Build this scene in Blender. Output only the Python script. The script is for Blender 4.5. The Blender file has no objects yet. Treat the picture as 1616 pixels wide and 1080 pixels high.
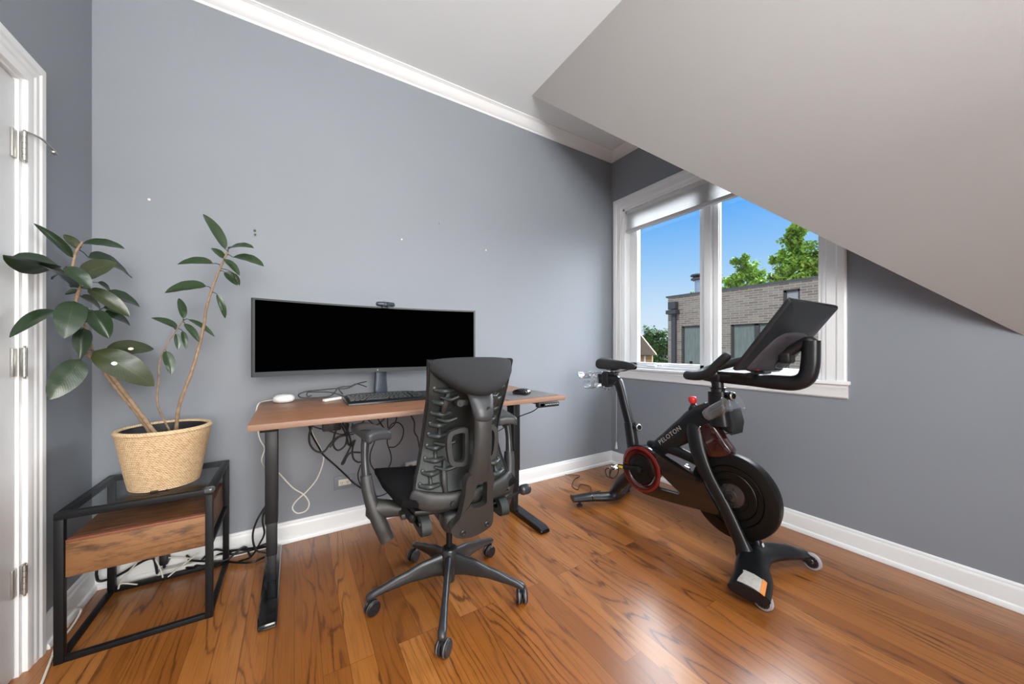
import bpy, bmesh, math, random
from mathutils import Vector, Matrix, noise
PI = math.pi
random.seed(7)
C = bpy.context.scene.collection
SC = bpy.context.scene

# ------------------------------------------------------------------ camera
cam_d = bpy.data.cameras.new('camera'); cam = bpy.data.objects.new('camera', cam_d); C.objects.link(cam)
cam_d.sensor_width = 36.0; cam_d.lens = 556.92 / 1616 * 36.0; cam_d.shift_y = 7.84 / 1616
cam_d.clip_start = 0.02; cam_d.clip_end = 300
cam.location = (0, 0, 1.114); cam.rotation_euler = (PI / 2, 0, math.radians(58.3214 - 90))
SC.camera = cam
# ------------------------------------------------------------------ exposure
vs = SC.view_settings
vs.view_transform = 'Standard'; vs.look = 'None'; vs.gamma = 1.0; vs.exposure = 0.10; vs.use_curve_mapping = False

# ------------------------------------------------------------------ sky
W = bpy.data.worlds.new('world'); SC.world = W; W.use_nodes = True
wn = W.node_tree.nodes; wl = W.node_tree.links; wn.clear()
w_out = wn.new('ShaderNodeOutputWorld'); w_bg = wn.new('ShaderNodeBackground'); w_rp = wn.new('ShaderNodeValToRGB')
w_tc = wn.new('ShaderNodeTexCoord'); w_sp = wn.new('ShaderNodeSeparateXYZ')
wl.new(w_tc.outputs['Generated'], w_sp.inputs[0]); wl.new(w_sp.outputs['Z'], w_rp.inputs[0])
wl.new(w_rp.outputs[0], w_bg.inputs[0]); wl.new(w_bg.outputs[0], w_out.inputs[0])
w_rp.color_ramp.elements[0].position = 0.0; w_rp.color_ramp.elements[0].color = (0.72, 0.82, 0.93, 1)
w_rp.color_ramp.elements[1].position = 0.9; w_rp.color_ramp.elements[1].color = (0.05, 0.24, 0.75, 1)
for pos_, c_ in ((0.09, (0.60, 0.76, 0.93)), (0.20, (0.34, 0.60, 0.93)), (0.34, (0.10, 0.40, 0.92))):
    e = w_rp.color_ramp.elements.new(pos_); e.color = (*c_, 1)
w_bg.inputs[1].default_value = 1.0

# ------------------------------------------------------------------ lights
def light(name, kind, loc, rot, energy, color=(1, 1, 1), **k):
    d = bpy.data.lights.new(name, kind); o = bpy.data.objects.new(name, d); C.objects.link(o)
    o.location = loc; o.rotation_euler = rot; d.energy = energy; d.color = color
    for a, b in k.items(): setattr(d, a, b)
    return o
# broad bright sky beyond the roofs, falling in through the window
light('daylight', 'SUN', (6, 2, 6), Vector((1.0, -0.18, 0.64)).to_track_quat('Z', 'Y').to_euler(), 19.0, (0.92, 0.96, 1.0), angle=math.radians(82))
# the low afternoon sun behind this house, on the building and trees across the way
light('outdoor_sun', 'SUN', (-6, 2, 6), Vector((-1.0, -0.25, 0.9)).to_track_quat('Z', 'Y').to_euler(), 1.6, (1.0, 0.94, 0.84), angle=math.radians(3))
# added fill lights out of view: upward bounce flash, overhead disk, rectangle behind the camera
light('bounce_flash_fill', 'AREA', (0.1, -0.9, 1.9), (PI, 0, 0), 108, (0.97, 0.985, 1.0), shape='DISK', size=0.5)
light('overhead_fill_light', 'AREA', (0.2, -0.6, 2.90), (0, 0, 0), 16, (1.0, 0.985, 0.96), shape='DISK', size=0.9)
light('rear_fill_light', 'AREA', (0.2, -2.2, 1.6), (PI / 2, 0, 0), 64, (1.0, 0.97, 0.91), shape='RECTANGLE', size=1.8, size_y=1.5, spread=math.radians(115))

# ------------------------------------------------------------------ materials
def nt(name):
    m = bpy.data.materials.new(name); m.use_nodes = True
    n = m.node_tree.nodes; l = m.node_tree.links; b = n['Principled BSDF']
    return m, n, l, b
def ramp(n, stops):
    r = n.new('ShaderNodeValToRGB'); el = r.color_ramp.elements
    el[0].position, el[0].color = stops[0][0], (*stops[0][1], 1); el[1].position, el[1].color = stops[-1][0], (*stops[-1][1], 1)
    for p, c in stops[1:-1]:
        e = el.new(p); e.color = (*c, 1)
    return r
def mat(name, col, rough=0.5, metal=0.0, var=0.08, scale=30, bump=0.0, bscale=200, coat=0.0, spec=0.5, stretch=(1, 1, 1), **k):
    m, n, l, b = nt(name)
    tc = n.new('ShaderNodeTexCoord'); mp = n.new('ShaderNodeMapping'); mp.inputs['Scale'].default_value = stretch
    l.new(tc.outputs['Object'], mp.inputs[0])
    ns = n.new('ShaderNodeTexNoise'); ns.inputs['Scale'].default_value = scale; ns.inputs['Detail'].default_value = 4
    l.new(mp.outputs[0], ns.inputs['Vector'])
    r = ramp(n, [(0.25, tuple(c * (1 - var) for c in col)), (0.75, tuple(min(1, c * (1 + var)) for c in col))])
    l.new(ns.outputs['Fac'], r.inputs[0]); l.new(r.outputs[0], b.inputs['Base Color'])
    b.inputs['Roughness'].default_value = rough; b.inputs['Metallic'].default_value = metal
    b.inputs['Coat Weight'].default_value = coat; b.inputs['Specular IOR Level'].default_value = spec
    for kk, v in k.items(): b.inputs[kk.replace('_', ' ')].default_value = v
    if bump:
        n2 = n.new('ShaderNodeTexNoise'); n2.inputs['Scale'].default_value = bscale; n2.inputs['Detail'].default_value = 3
        l.new(mp.outputs[0], n2.inputs['Vector'])
        bp = n.new('ShaderNodeBump'); bp.inputs['Strength'].default_value = bump; bp.inputs['Distance'].default_value = 0.002
        l.new(n2.outputs['Fac'], bp.inputs['Height']); l.new(bp.outputs[0], b.inputs['Normal'])
    return m
def math_node(n, l, op, a, b=None, c=None):
    m = n.new('ShaderNodeMath'); m.operation = op
    for i, v in enumerate((a, b, c)):
        if v is None: continue
        if isinstance(v, (int, float)): m.inputs[i].default_value = v
        else: l.new(v, m.inputs[i])
    return m.outputs[0]

def wood(name, axis, board_w, board_l, c_dark, c_mid, c_light, line=(0.05, 0.02, 0.01), rough=0.3, ring=10.0, lines=0.6, plank=True, seam=0.0009, coat=0.0, blotch=0.0, fs=1.0):
    """boards run along `axis` (0 = x, 1 = y)"""
    m, n, l, b = nt(name)
    tc = n.new('ShaderNodeTexCoord'); sp = n.new('ShaderNodeSeparateXYZ'); l.new(tc.outputs['Object'], sp.inputs[0])
    L = sp.outputs['X' if axis == 0 else 'Y']; A = sp.outputs['Y' if axis == 0 else 'X']; Z = sp.outputs['Z']
    cv = n.new('ShaderNodeCombineXYZ'); l.new(L, cv.inputs[0]); l.new(A, cv.inputs[1])
    if plank:
        br = n.new('ShaderNodeTexBrick'); l.new(cv.outputs[0], br.inputs['Vector'])
        br.inputs['Color1'].default_value = (0, 0, 0, 1); br.inputs['Color2'].default_value = (1, 1, 1, 1); br.inputs['Mortar'].default_value = (0.5, 0.5, 0.5, 1)
        br.inputs['Scale'].default_value = 1; br.inputs['Brick Width'].default_value = board_l; br.inputs['Row Height'].default_value = board_w
        br.inputs['Mortar Size'].default_value = seam; br.inputs['Mortar Smooth'].default_value = 0.2; br.offset = 0.37; br.offset_frequency = 3; br.squash = 1.0
        rs = n.new('ShaderNodeSeparateColor'); l.new(br.outputs['Color'], rs.inputs[0]); rnd = rs.outputs[0]; seamf = br.outputs['Fac']
    else:
        v = n.new('ShaderNodeValue'); v.outputs[0].default_value = 0.4; rnd = v.outputs[0]; seamf = None
    off = math_node(n, l, 'MULTIPLY', rnd, 37.0)
    def gv(sl, sa):
        c = n.new('ShaderNodeCombineXYZ')
        l.new(math_node(n, l, 'ADD', math_node(n, l, 'MULTIPLY', L, sl * fs), off), c.inputs[0])
        l.new(math_node(n, l, 'MULTIPLY', math_node(n, l, 'ADD', A, math_node(n, l, 'MULTIPLY', Z, 0.9)), sa * fs), c.inputs[1]); l.new(off, c.inputs[2])
        return c.outputs[0]
    def noi(vec, sc, det=3, rg=0.5):
        t = n.new('ShaderNodeTexNoise'); t.inputs['Scale'].default_value = sc; t.inputs['Detail'].default_value = det; t.inputs['Roughness'].default_value = rg
        l.new(vec, t.inputs['Vector']); return t.outputs['Fac']
    # cathedral rings: contour lines of a stretched noise
    f = noi(gv(0.75, 6.0), 1.0, 1.6, 0.42)
    f2 = noi(gv(7.0, 45.0), 1.0, 3, 0.6)
    ph = math_node(n, l, 'ADD', math_node(n, l, 'MULTIPLY', f, ring * 6.28), math_node(n, l, 'MULTIPLY', f2, 5.0))
    sn = math_node(n, l, 'SINE', ph)
    rl = ramp(n, [(0.0, (0, 0, 0)), (0.60, (0.05, 0.05, 0.05)), (0.88, (0.30, 0.30, 0.30)), (0.995, (1, 1, 1))])
    l.new(math_node(n, l, 'MULTIPLY_ADD', sn, 0.5, 0.5), rl.inputs[0])
    # fine pores
    f3 = noi(gv(4.0, 330.0), 1.0, 2, 0.6)
    rp = ramp(n, [(0.52, (0, 0, 0)), (0.68, (1, 1, 1))]); l.new(f3, rp.inputs[0])
    f4 = noi(gv(0.8, 3.0), 1.0, 3, 0.6)
    base = ramp(n, [(0.0, c_dark), (0.5, c_mid), (1.0, c_light)])
    tone = math_node(n, l, 'ADD', math_node(n, l, 'MULTIPLY_ADD', rnd, 0.42, 0.10), math_node(n, l, 'MULTIPLY_ADD', f4, 0.55, -0.10))
    l.new(tone, base.inputs[0])
    def mix(fac, a, col):
        mx = n.new('ShaderNodeMix'); mx.data_type = 'RGBA'; l.new(fac, mx.inputs[0]); l.new(a, mx.inputs[6]); mx.inputs[7].default_value = (*col, 1); return mx.outputs[2]
    f5 = noi(gv(1.6, 9.0), 1.0, 2, 0.5); rk = ramp(n, [(0.38, (0.15, 0.15, 0.15)), (0.62, (1, 1, 1))]); l.new(f5, rk.inputs[0])
    lf = math_node(n, l, 'MULTIPLY', math_node(n, l, 'MULTIPLY', rl.outputs[0], rk.outputs[0]), lines)
    c1 = mix(lf, base.outputs[0], line)
    c2 = mix(math_node(n, l, 'MULTIPLY', rp.outputs[0], 0.34 * min(1, lines * 1.6)), c1, line)
    if blotch:
        f6 = noi(gv(4.0, 14.0), 1.0, 5, 0.65); rb = ramp(n, [(0.5, (0, 0, 0)), (0.72, (1, 1, 1))]); l.new(f6, rb.inputs[0])
        c2 = mix(math_node(n, l, 'MULTIPLY', rb.outputs[0], blotch), c2, line)
    if seamf is not None: c2 = mix(math_node(n, l, 'MULTIPLY', seamf, 0.75), c2, line)
    l.new(c2, b.inputs['Base Color'])
    b.inputs['Roughness'].default_value = rough; b.inputs['Coat Weight'].default_value = coat; b.inputs['Coat Roughness'].default_value = 0.2
    bp = n.new('ShaderNodeBump'); bp.inputs['Strength'].default_value = 0.12; bp.inputs['Distance'].default_value = 0.001
    l.new(math_node(n, l, 'ADD', math_node(n, l, 'MULTIPLY', rp.outputs[0], -0.5), math_node(n, l, 'MULTIPLY', f4, 1.5)), bp.inputs['Height']); l.new(bp.outputs[0], b.inputs['Normal'])
    return m

M = {}
M['wall'] = mat('blue_grey_paint', (0.252, 0.273, 0.306), 0.62, var=0.015, scale=3, bump=0.15, bscale=350)
M['slope'] = mat('warm_grey_paint', (0.365, 0.350, 0.338), 0.75, var=0.015, scale=3, bump=0.15, bscale=350)
M['ceil'] = mat('white_ceiling_paint', (0.82, 0.85, 0.86), 0.8, var=0.01, scale=3)
M['trim'] = mat('white_trim_paint', (0.86, 0.87, 0.88), 0.35, var=0.01, scale=6)
M['door'] = mat('white_door_paint', (0.80, 0.81, 0.82), 0.4, var=0.01, scale=6)
M['floor'] = wood('oak_floor', 1, 0.083, 1.35, (0.165, 0.048, 0.008), (0.325, 0.112, 0.021), (0.51, 0.22, 0.060), (0.075, 0.022, 0.005), 0.30, ring=15.0, lines=0.85, coat=0.30)
M['desk'] = wood('walnut_laminate', 0, 1, 1, (0.17, 0.075, 0.04), (0.32, 0.15, 0.08), (0.46, 0.25, 0.15), (0.12, 0.05, 0.03), 0.42, ring=6.0, lines=0.5, plank=False, fs=1.8)
M['deskedge'] = wood('walnut_edge', 0, 1, 1, (0.20, 0.11, 0.075), (0.30, 0.18, 0.125), (0.42, 0.27, 0.20), (0.14, 0.07, 0.04), 0.45, ring=4.0, lines=0.3, plank=False)
M['rustic'] = wood('rustic_brown_wood', 0, 1, 1, (0.10, 0.04, 0.014), (0.28, 0.13, 0.05), (0.48, 0.26, 0.11), (0.03, 0.015, 0.008), 0.55, ring=5.0, lines=0.6, plank=False, blotch=0.9, fs=2.6)
M['rusticd'] = wood('rustic_brown_board', 0, 1, 1, (0.06, 0.025, 0.01), (0.17, 0.07, 0.025), (0.28, 0.13, 0.05), (0.02, 0.01, 0.006), 0.5, ring=5.0, lines=0.6, plank=False, blotch=0.9, fs=2.6)
M['redge'] = mat('reddish_edge_band', (0.22, 0.075, 0.04), 0.5)
M['blackmetal'] = mat('black_powder_coat', (0.006, 0.0065, 0.0075), 0.5, spec=0.3, var=0.1, bump=0.1, bscale=600)
M['desksteel'] = mat('dark_desk_steel', (0.006, 0.008, 0.011), 0.42, var=0.08, bump=0.1, bscale=600)
M['deskfoot'] = mat('gloss_black_steel', (0.004, 0.004, 0.0045), 0.16, coat=0.3)
M['chair'] = mat('graphite_nylon', (0.03, 0.03, 0.03), 0.42, var=0.1, bump=0.25, bscale=900)
M['chairdark'] = mat('dark_nylon', (0.009, 0.009, 0.01), 0.45, var=0.1)
M['backshell'] = mat('smoky_green_grey_plastic', (0.014, 0.019, 0.019), 0.55, var=0.15, scale=14)
M['ribs'] = mat('grey_green_rib_plastic', (0.026, 0.031, 0.031), 0.42, var=0.1)
M['fabric'] = mat('charcoal_knit', (0.017, 0.018, 0.021), 0.9, var=0.2, scale=200, bump=0.5, bscale=1200)
M['seatfab'] = mat('black_knit', (0.004, 0.004, 0.005), 0.95, var=0.2, scale=160, bump=0.5, bscale=1200, spec=0.2)
M['arm'] = mat('metallic_graphite', (0.055, 0.057, 0.062), 0.32, 0.55, var=0.06)
M['armpad'] = mat('grey_pad_foam', (0.036, 0.039, 0.042), 0.4, var=0.06)
M['caster'] = mat('caster_black', (0.012, 0.0115, 0.014), 0.45)
M['castergrey'] = mat('caster_grey_ring', (0.18, 0.18, 0.19), 0.4)
M['bike'] = mat('matte_black_frame', (0.0055, 0.006, 0.0075), 0.34, var=0.08, bump=0.08, bscale=700)
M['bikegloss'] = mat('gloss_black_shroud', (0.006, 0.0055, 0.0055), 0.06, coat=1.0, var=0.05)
M['bikered'] = mat('deep_red_ring', (0.15, 0.01, 0.009), 0.18, coat=0.8)
M['fly'] = mat('flywheel_dark', (0.0065, 0.006, 0.0055), 0.38, 0.4, var=0.1)
M['flyhub'] = mat('flywheel_hub_metal', (0.10, 0.085, 0.08), 0.25, 0.7, var=0.2)
M['chrome'] = mat('chrome', (0.62, 0.62, 0.64), 0.14, 1.0, var=0.03)
M['nickel'] = mat('satin_nickel', (0.50, 0.49, 0.46), 0.32, 0.9, var=0.05)
M['silver'] = mat('silver_print', (0.42, 0.40, 0.38), 0.4, 0.2)
M['grip'] = mat('rubber_grip', (0.009, 0.0095, 0.011), 0.6, bump=0.4, bscale=900)
M['tabback'] = mat('tablet_back', (0.0075, 0.0095, 0.012), 0.42, var=0.06)
M['tabpanel'] = mat('tablet_panel', (0.040, 0.036, 0.044), 0.5, var=0.06)
M['redknob'] = mat('red_knob_plastic', (0.72, 0.03, 0.03), 0.3)
M['screen'] = mat('switched_off_screen', (0.0004, 0.0004, 0.0004), 0.9, var=0.0, spec=0.0)
M['bezel'] = mat('slate_bezel', (0.018, 0.023, 0.027), 0.45, var=0.05)
M['stand'] = mat('slate_stand', (0.04, 0.055, 0.072), 0.35, 0.3, var=0.05)
M['white'] = mat('white_plastic', (0.78, 0.78, 0.76), 0.35, var=0.02)
M['ivory'] = mat('ivory_plastic', (0.74, 0.71, 0.62), 0.4, var=0.02)
M['greyplate'] = mat('painted_cover_plate', (0.23, 0.25, 0.29), 0.5, var=0.02)
M['wcable'] = mat('white_cable', (0.70, 0.68, 0.62), 0.4, var=0.04)
M['bcable'] = mat('black_cable', (0.004, 0.0045, 0.0055), 0.4, var=0.1)
M['keys'] = mat('black_keycap', (0.009, 0.0095, 0.011), 0.4)
M['kbd'] = mat('keyboard_case', (0.007, 0.008, 0.01), 0.35)
M['padgrey'] = mat('light_grey_mat', (0.15, 0.153, 0.158), 0.7, var=0.04, scale=300)
M['stem'] = mat('woody_stem', (0.27, 0.18, 0.11), 0.75, var=0.35, scale=60, bump=0.6, bscale=150)
M['soil'] = mat('potting_soil', (0.035, 0.022, 0.015), 0.95, var=0.5, scale=120, bump=1.0, bscale=150)
M['liner'] = mat('dark_pot_liner', (0.02, 0.02, 0.024), 0.5)
M['rail'] = mat('pale_grey_rail', (0.60, 0.60, 0.63), 0.5, var=0.02)
M['reflector'] = mat('grey_plastic_panel', (0.42, 0.40, 0.37), 0.5, var=0.12, scale=90)
M['orange'] = mat('orange_strip', (0.62, 0.22, 0.05), 0.5)
M['yellow'] = mat('yellow_sticker', (0.75, 0.48, 0.03), 0.5)
M['wheelwhite'] = mat('translucent_urethane', (0.50, 0.50, 0.54), 0.15, coat=0.5, Transmission_Weight=0.3)
M['sticker'] = mat('white_sticker', (0.7, 0.7, 0.7), 0.5)

def leaf_mat(name, a, b_, vein, under):
    m, n, l, b = nt(name)
    uv = n.new('ShaderNodeUVMap'); sp = n.new('ShaderNodeSeparateXYZ'); l.new(uv.outputs[0], sp.inputs[0])
    tc = n.new('ShaderNodeTexCoord'); ns = n.new('ShaderNodeTexNoise'); ns.inputs['Scale'].default_value = 22; ns.inputs['Detail'].default_value = 3
    l.new(tc.outputs['Object'], ns.inputs['Vector'])
    r = ramp(n, [(0.42, a), (0.80, b_)]); l.new(ns.outputs['Fac'], r.inputs[0])
    d = math_node(n, l, 'ABSOLUTE', math_node(n, l, 'SUBTRACT', sp.outputs[0], 0.5))
    rv = ramp(n, [(0.012, (1, 1, 1)), (0.03, (0, 0, 0))]); l.new(d, rv.inputs[0])
    # feathered side veins
    ph = math_node(n, l, 'SUBTRACT', math_node(n, l, 'MULTIPLY', sp.outputs[1], 120.0), math_node(n, l, 'MULTIPLY', d, 60.0))
    sv = math_node(n, l, 'SINE', ph); rsv = ramp(n, [(0.55, (0, 0, 0)), (1.0, (1, 1, 1))]); l.new(sv, rsv.inputs[0])
    def mix(f, c1, c2):
        mx = n.new('ShaderNodeMix'); mx.data_type = 'RGBA'; l.new(f, mx.inputs[0])
        if isinstance(c1, tuple): mx.inputs[6].default_value = (*c1, 1)
        else: l.new(c1, mx.inputs[6])
        if isinstance(c2, tuple): mx.inputs[7].default_value = (*c2, 1)
        else: l.new(c2, mx.inputs[7])
        return mx.outputs[2]
    c = mix(math_node(n, l, 'MULTIPLY', rsv.outputs[0], 0.16), r.outputs[0], vein)
    c = mix(math_node(n, l, 'MULTIPLY', rv.outputs[0], 0.7), c, vein)
    g = n.new('ShaderNodeNewGeometry'); c = mix(math_node(n, l, 'MULTIPLY', g.outputs['Backfacing'], 0.75), c, under)
    l.new(c, b.inputs['Base Color']); b.inputs['Roughness'].default_value = 0.28; b.inputs['Coat Weight'].default_value = 0.10; b.inputs['Coat Roughness'].default_value = 0.15
    bp = n.new('ShaderNodeBump'); bp.inputs['Strength'].default_value = 0.15; bp.inputs['Distance'].default_value = 0.001
    l.new(rsv.outputs[0], bp.inputs['Height']); l.new(bp.outputs[0], b.inputs['Normal'])
    return m
M['leaf'] = leaf_mat('rubber_leaf', (0.003, 0.014, 0.010), (0.007, 0.024, 0.013), (0.07, 0.12, 0.03), (0.02, 0.04, 0.015))
M['leafy'] = leaf_mat('rubber_leaf_bronzed', (0.004, 0.018, 0.010), (0.060, 0.048, 0.014), (0.14, 0.17, 0.035), (0.035, 0.045, 0.015))
M['leafl'] = leaf_mat('rubber_leaf_light', (0.008, 0.024, 0.010), (0.018, 0.038, 0.014), (0.06, 0.09, 0.03), (0.03, 0.055, 0.02))

def rope_mat():
    m, n, l, b = nt('jute_rope')
    tc = n.new('ShaderNodeTexCoord'); sp = n.new('ShaderNodeSeparateXYZ'); l.new(tc.outputs['Object'], sp.inputs[0])
    ang = math_node(n, l, 'ARCTAN2', sp.outputs['Y'], sp.outputs['X'])
    ph = math_node(n, l, 'ADD', math_node(n, l, 'MULTIPLY', ang, 96.0), math_node(n, l, 'MULTIPLY', sp.outputs['Z'], 520.0))
    sn = math_node(n, l, 'MULTIPLY_ADD', math_node(n, l, 'SINE', ph), 0.5, 0.5)
    ns = n.new('ShaderNodeTexNoise'); ns.inputs['Scale'].default_value = 90; ns.inputs['Detail'].default_value = 4; l.new(tc.outputs['Object'], ns.inputs['Vector'])
    v = math_node(n, l, 'ADD', math_node(n, l, 'MULTIPLY', sn, 0.26), math_node(n, l, 'MULTIPLY', ns.outputs['Fac'], 0.75))
    r = ramp(n, [(0.2, (0.36, 0.22, 0.11)), (0.5, (0.62, 0.44, 0.26)), (0.9, (0.76, 0.60, 0.40))]); l.new(v, r.inputs[0]); l.new(r.outputs[0], b.inputs['Base Color'])
    b.inputs['Roughness'].default_value = 0.9
    bp = n.new('ShaderNodeBump'); bp.inputs['Strength'].default_value = 0.8; bp.inputs['Distance'].default_value = 0.002; l.new(v, bp.inputs['Height']); l.new(bp.outputs[0], b.inputs['Normal'])
    return m
M['rope'] = rope_mat()

def glass_mat(name, tint, gloss=0.08, rough=0.0, milk=0.0):
    m, n, l, b = nt(name); out = n['Material Output']
    tr = n.new('ShaderNodeBsdfTransparent'); tr.inputs[0].default_value = (*tint, 1)
    gl = n.new('ShaderNodeBsdfGlossy'); gl.inputs['Roughness'].default_value = rough
    fr = n.new('ShaderNodeFresnel'); fr.inputs[0].default_value = 1.45
    ns = n.new('ShaderNodeTexNoise'); ns.inputs['Scale'].default_value = 2.0
    mx = n.new('ShaderNodeMixShader'); gb = n.new('ShaderNodeNewGeometry'); front = math_node(n, l, 'SUBTRACT', 1.0, gb.outputs['Backfacing'])
    l.new(math_node(n, l, 'MULTIPLY', math_node(n, l, 'MULTIPLY', fr.outputs[0], front), math_node(n, l, 'MULTIPLY_ADD', ns.outputs['Fac'], 0.2, gloss * 10)), mx.inputs[0])
    l.new(tr.outputs[0], mx.inputs[1]); l.new(gl.outputs[0], mx.inputs[2]); 
    if milk:
        df = n.new('ShaderNodeBsdfDiffuse'); df.inputs[0].default_value = (0.75, 0.77, 0.80, 1); m2 = n.new('ShaderNodeMixShader'); m2.inputs[0].default_value = milk
        l.new(mx.outputs[0], m2.inputs[1]); l.new(df.outputs[0], m2.inputs[2]); mx = m2
    l.new(mx.outputs[0], out.inputs[0]); n.remove(b)
    return m
def cloth_mat(name, col, thru):
    m, n, l, b = nt(name); out = n['Material Output']; b.inputs['Base Color'].default_value = (*col, 1); b.inputs['Roughness'].default_value = 0.8
    tc = n.new('ShaderNodeTexCoord'); ns = n.new('ShaderNodeTexNoise'); ns.inputs['Scale'].default_value = 400; l.new(tc.outputs['Object'], ns.inputs[0])
    bp = n.new('ShaderNodeBump'); bp.inputs['Strength'].default_value = 0.1; l.new(ns.outputs['Fac'], bp.inputs['Height']); l.new(bp.outputs[0], b.inputs['Normal'])
    t = n.new('ShaderNodeBsdfTranslucent'); t.inputs[0].default_value = (*col, 1); mx = n.new('ShaderNodeMixShader'); mx.inputs[0].default_value = thru
    l.new(b.outputs[0], mx.inputs[1]); l.new(t.outputs[0], mx.inputs[2]); l.new(mx.outputs[0], out.inputs[0]); return m
M['blind'] = cloth_mat('white_pleated_fabric', (0.95, 0.95, 0.95), 0.6)
M['pane'] = glass_mat('window_glass', (0.97, 0.98, 0.98), 0.06)
M['smoke'] = glass_mat('smoked_table_glass', (0.80, 0.81, 0.81), 0.06)
M['acrylic'] = glass_mat('smoky_acrylic', (0.72, 0.74, 0.77), 0.22, 0.05, 0.16)
M['clear'] = glass_mat('clear_plastic', (0.90, 0.92, 0.94), 0.20, 0.04, 0.07)

def brick_mat():
    m, n, l, b = nt('grey_brown_brick')
    tc = n.new('ShaderNodeTexCoord'); sp = n.new('ShaderNodeSeparateXYZ'); l.new(tc.outputs['Object'], sp.inputs[0])
    cv = n.new('ShaderNodeCombineXYZ'); l.new(math_node(n, l, 'ADD', sp.outputs['X'], sp.outputs['Y']), cv.inputs[0]); l.new(sp.outputs['Z'], cv.inputs[1])
    br = n.new('ShaderNodeTexBrick'); l.new(cv.outputs[0], br.inputs['Vector'])
    br.inputs['Color1'].default_value = (0.24, 0.17, 0.125, 1); br.inputs['Color2'].default_value = (0.38, 0.29, 0.21, 1); br.inputs['Mortar'].default_value = (0.46, 0.40, 0.34, 1)
    br.inputs['Scale'].default_value = 1; br.inputs['Brick Width'].default_value = 0.20; br.inputs['Row Height'].default_value = 0.055
    br.inputs['Mortar Size'].default_value = 0.007; br.inputs['Mortar Smooth'].default_value = 0.3
    l.new(br.outputs['Color'], b.inputs['Base Color']); b.inputs['Roughness'].default_value = 0.9
    return m
M['brick'] = brick_mat()
M['cap'] = mat('dark_coping', (0.10, 0.095, 0.09), 0.6)
M['darkframe'] = mat('dark_window_frame', (0.075, 0.065, 0.06), 0.5)
M['extglass'] = mat('curtained_glass', (0.21, 0.225, 0.19), 0.25, var=0.2, scale=4, stretch=(1, 6, 1))
M['pipe'] = mat('dark_downspout', (0.07, 0.06, 0.062), 0.5)
M['galv'] = mat('galvanised_flue', (0.42, 0.46, 0.52), 0.35, 0.5)
M['board'] = mat('grey_board', (0.42, 0.39, 0.38), 0.7)
M['shingle'] = mat('brown_shingle', (0.24, 0.17, 0.12), 0.9, var=0.25, scale=25)
M['stucco'] = mat('orange_brick_gable', (0.45, 0.25, 0.11), 0.85, var=0.15, scale=20)
M['fol'] = mat('bright_foliage', (0.30, 0.46, 0.07), 0.6, var=0.45, scale=1.5, Transmission_Weight=0.0)
M['fold'] = mat('dark_foliage', (0.07, 0.15, 0.03), 0.6, var=0.5, scale=1.5)
M['bark'] = mat('grey_bark', (0.18, 0.15, 0.12), 0.9)
M['ground'] = mat('grass_and_gravel', (0.15, 0.17, 0.10), 0.95, var=0.3, scale=1)

# ------------------------------------------------------------------ object helpers
def world_of(p):
    m = Matrix.Identity(4)
    ch = []
    while p is not None: ch.append(p); p = p.parent
    for q in reversed(ch): m = m @ q.matrix_basis
    return m
def props(o, label=None, cat=None, group=None, kind=None):
    if label: o['label'] = label
    if cat: o['category'] = cat
    if group: o['group'] = group
    if kind: o['kind'] = kind
    return o
def obj(name, bm, m, parent=None, local=False, sharp=32, origin=None, flat=False, label=None, cat=None, group=None, kind=None):
    bmesh.ops.recalc_face_normals(bm, faces=bm.faces)
    if parent is not None and not local:
        bm.transform(world_of(parent).inverted())
    loc = None
    if parent is None and kind != 'structure':
        xs = [v.co.x for v in bm.verts]; ys = [v.co.y for v in bm.verts]; zs = [v.co.z for v in bm.verts]
        loc = Vector(((min(xs) + max(xs)) / 2, (min(ys) + max(ys)) / 2, min(zs))) if origin is None else Vector(origin)
        bm.transform(Matrix.Translation(-loc))
    me = bpy.data.meshes.new(name); bm.to_mesh(me); bm.free()
    ms = m if isinstance(m, (list, tuple)) else [m]
    for q in ms: me.materials.append(M[q] if isinstance(q, str) else q)
    if not flat:
        me.shade_smooth(); me.set_sharp_from_angle(angle=math.radians(sharp))
    o = bpy.data.objects.new(name, me); C.objects.link(o)
    if loc is not None: o.location = loc
    if parent is not None: o.parent = parent
    return props(o, label, cat, group, kind)
def thing(name, label, cat, loc=(0, 0, 0), rotz=0.0, group=None):
    o = bpy.data.objects.new(name, None); C.objects.link(o); o.location = loc; o.rotation_euler = (0, 0, rotz)
    o.empty_display_size = 0.05
    return props(o, label, cat, group)
def dup_tree(o, parent=None):
    c = o.copy(); C.objects.link(c); c.parent = parent
    for ch in list(o.children): dup_tree(ch, c)
    return c

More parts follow.
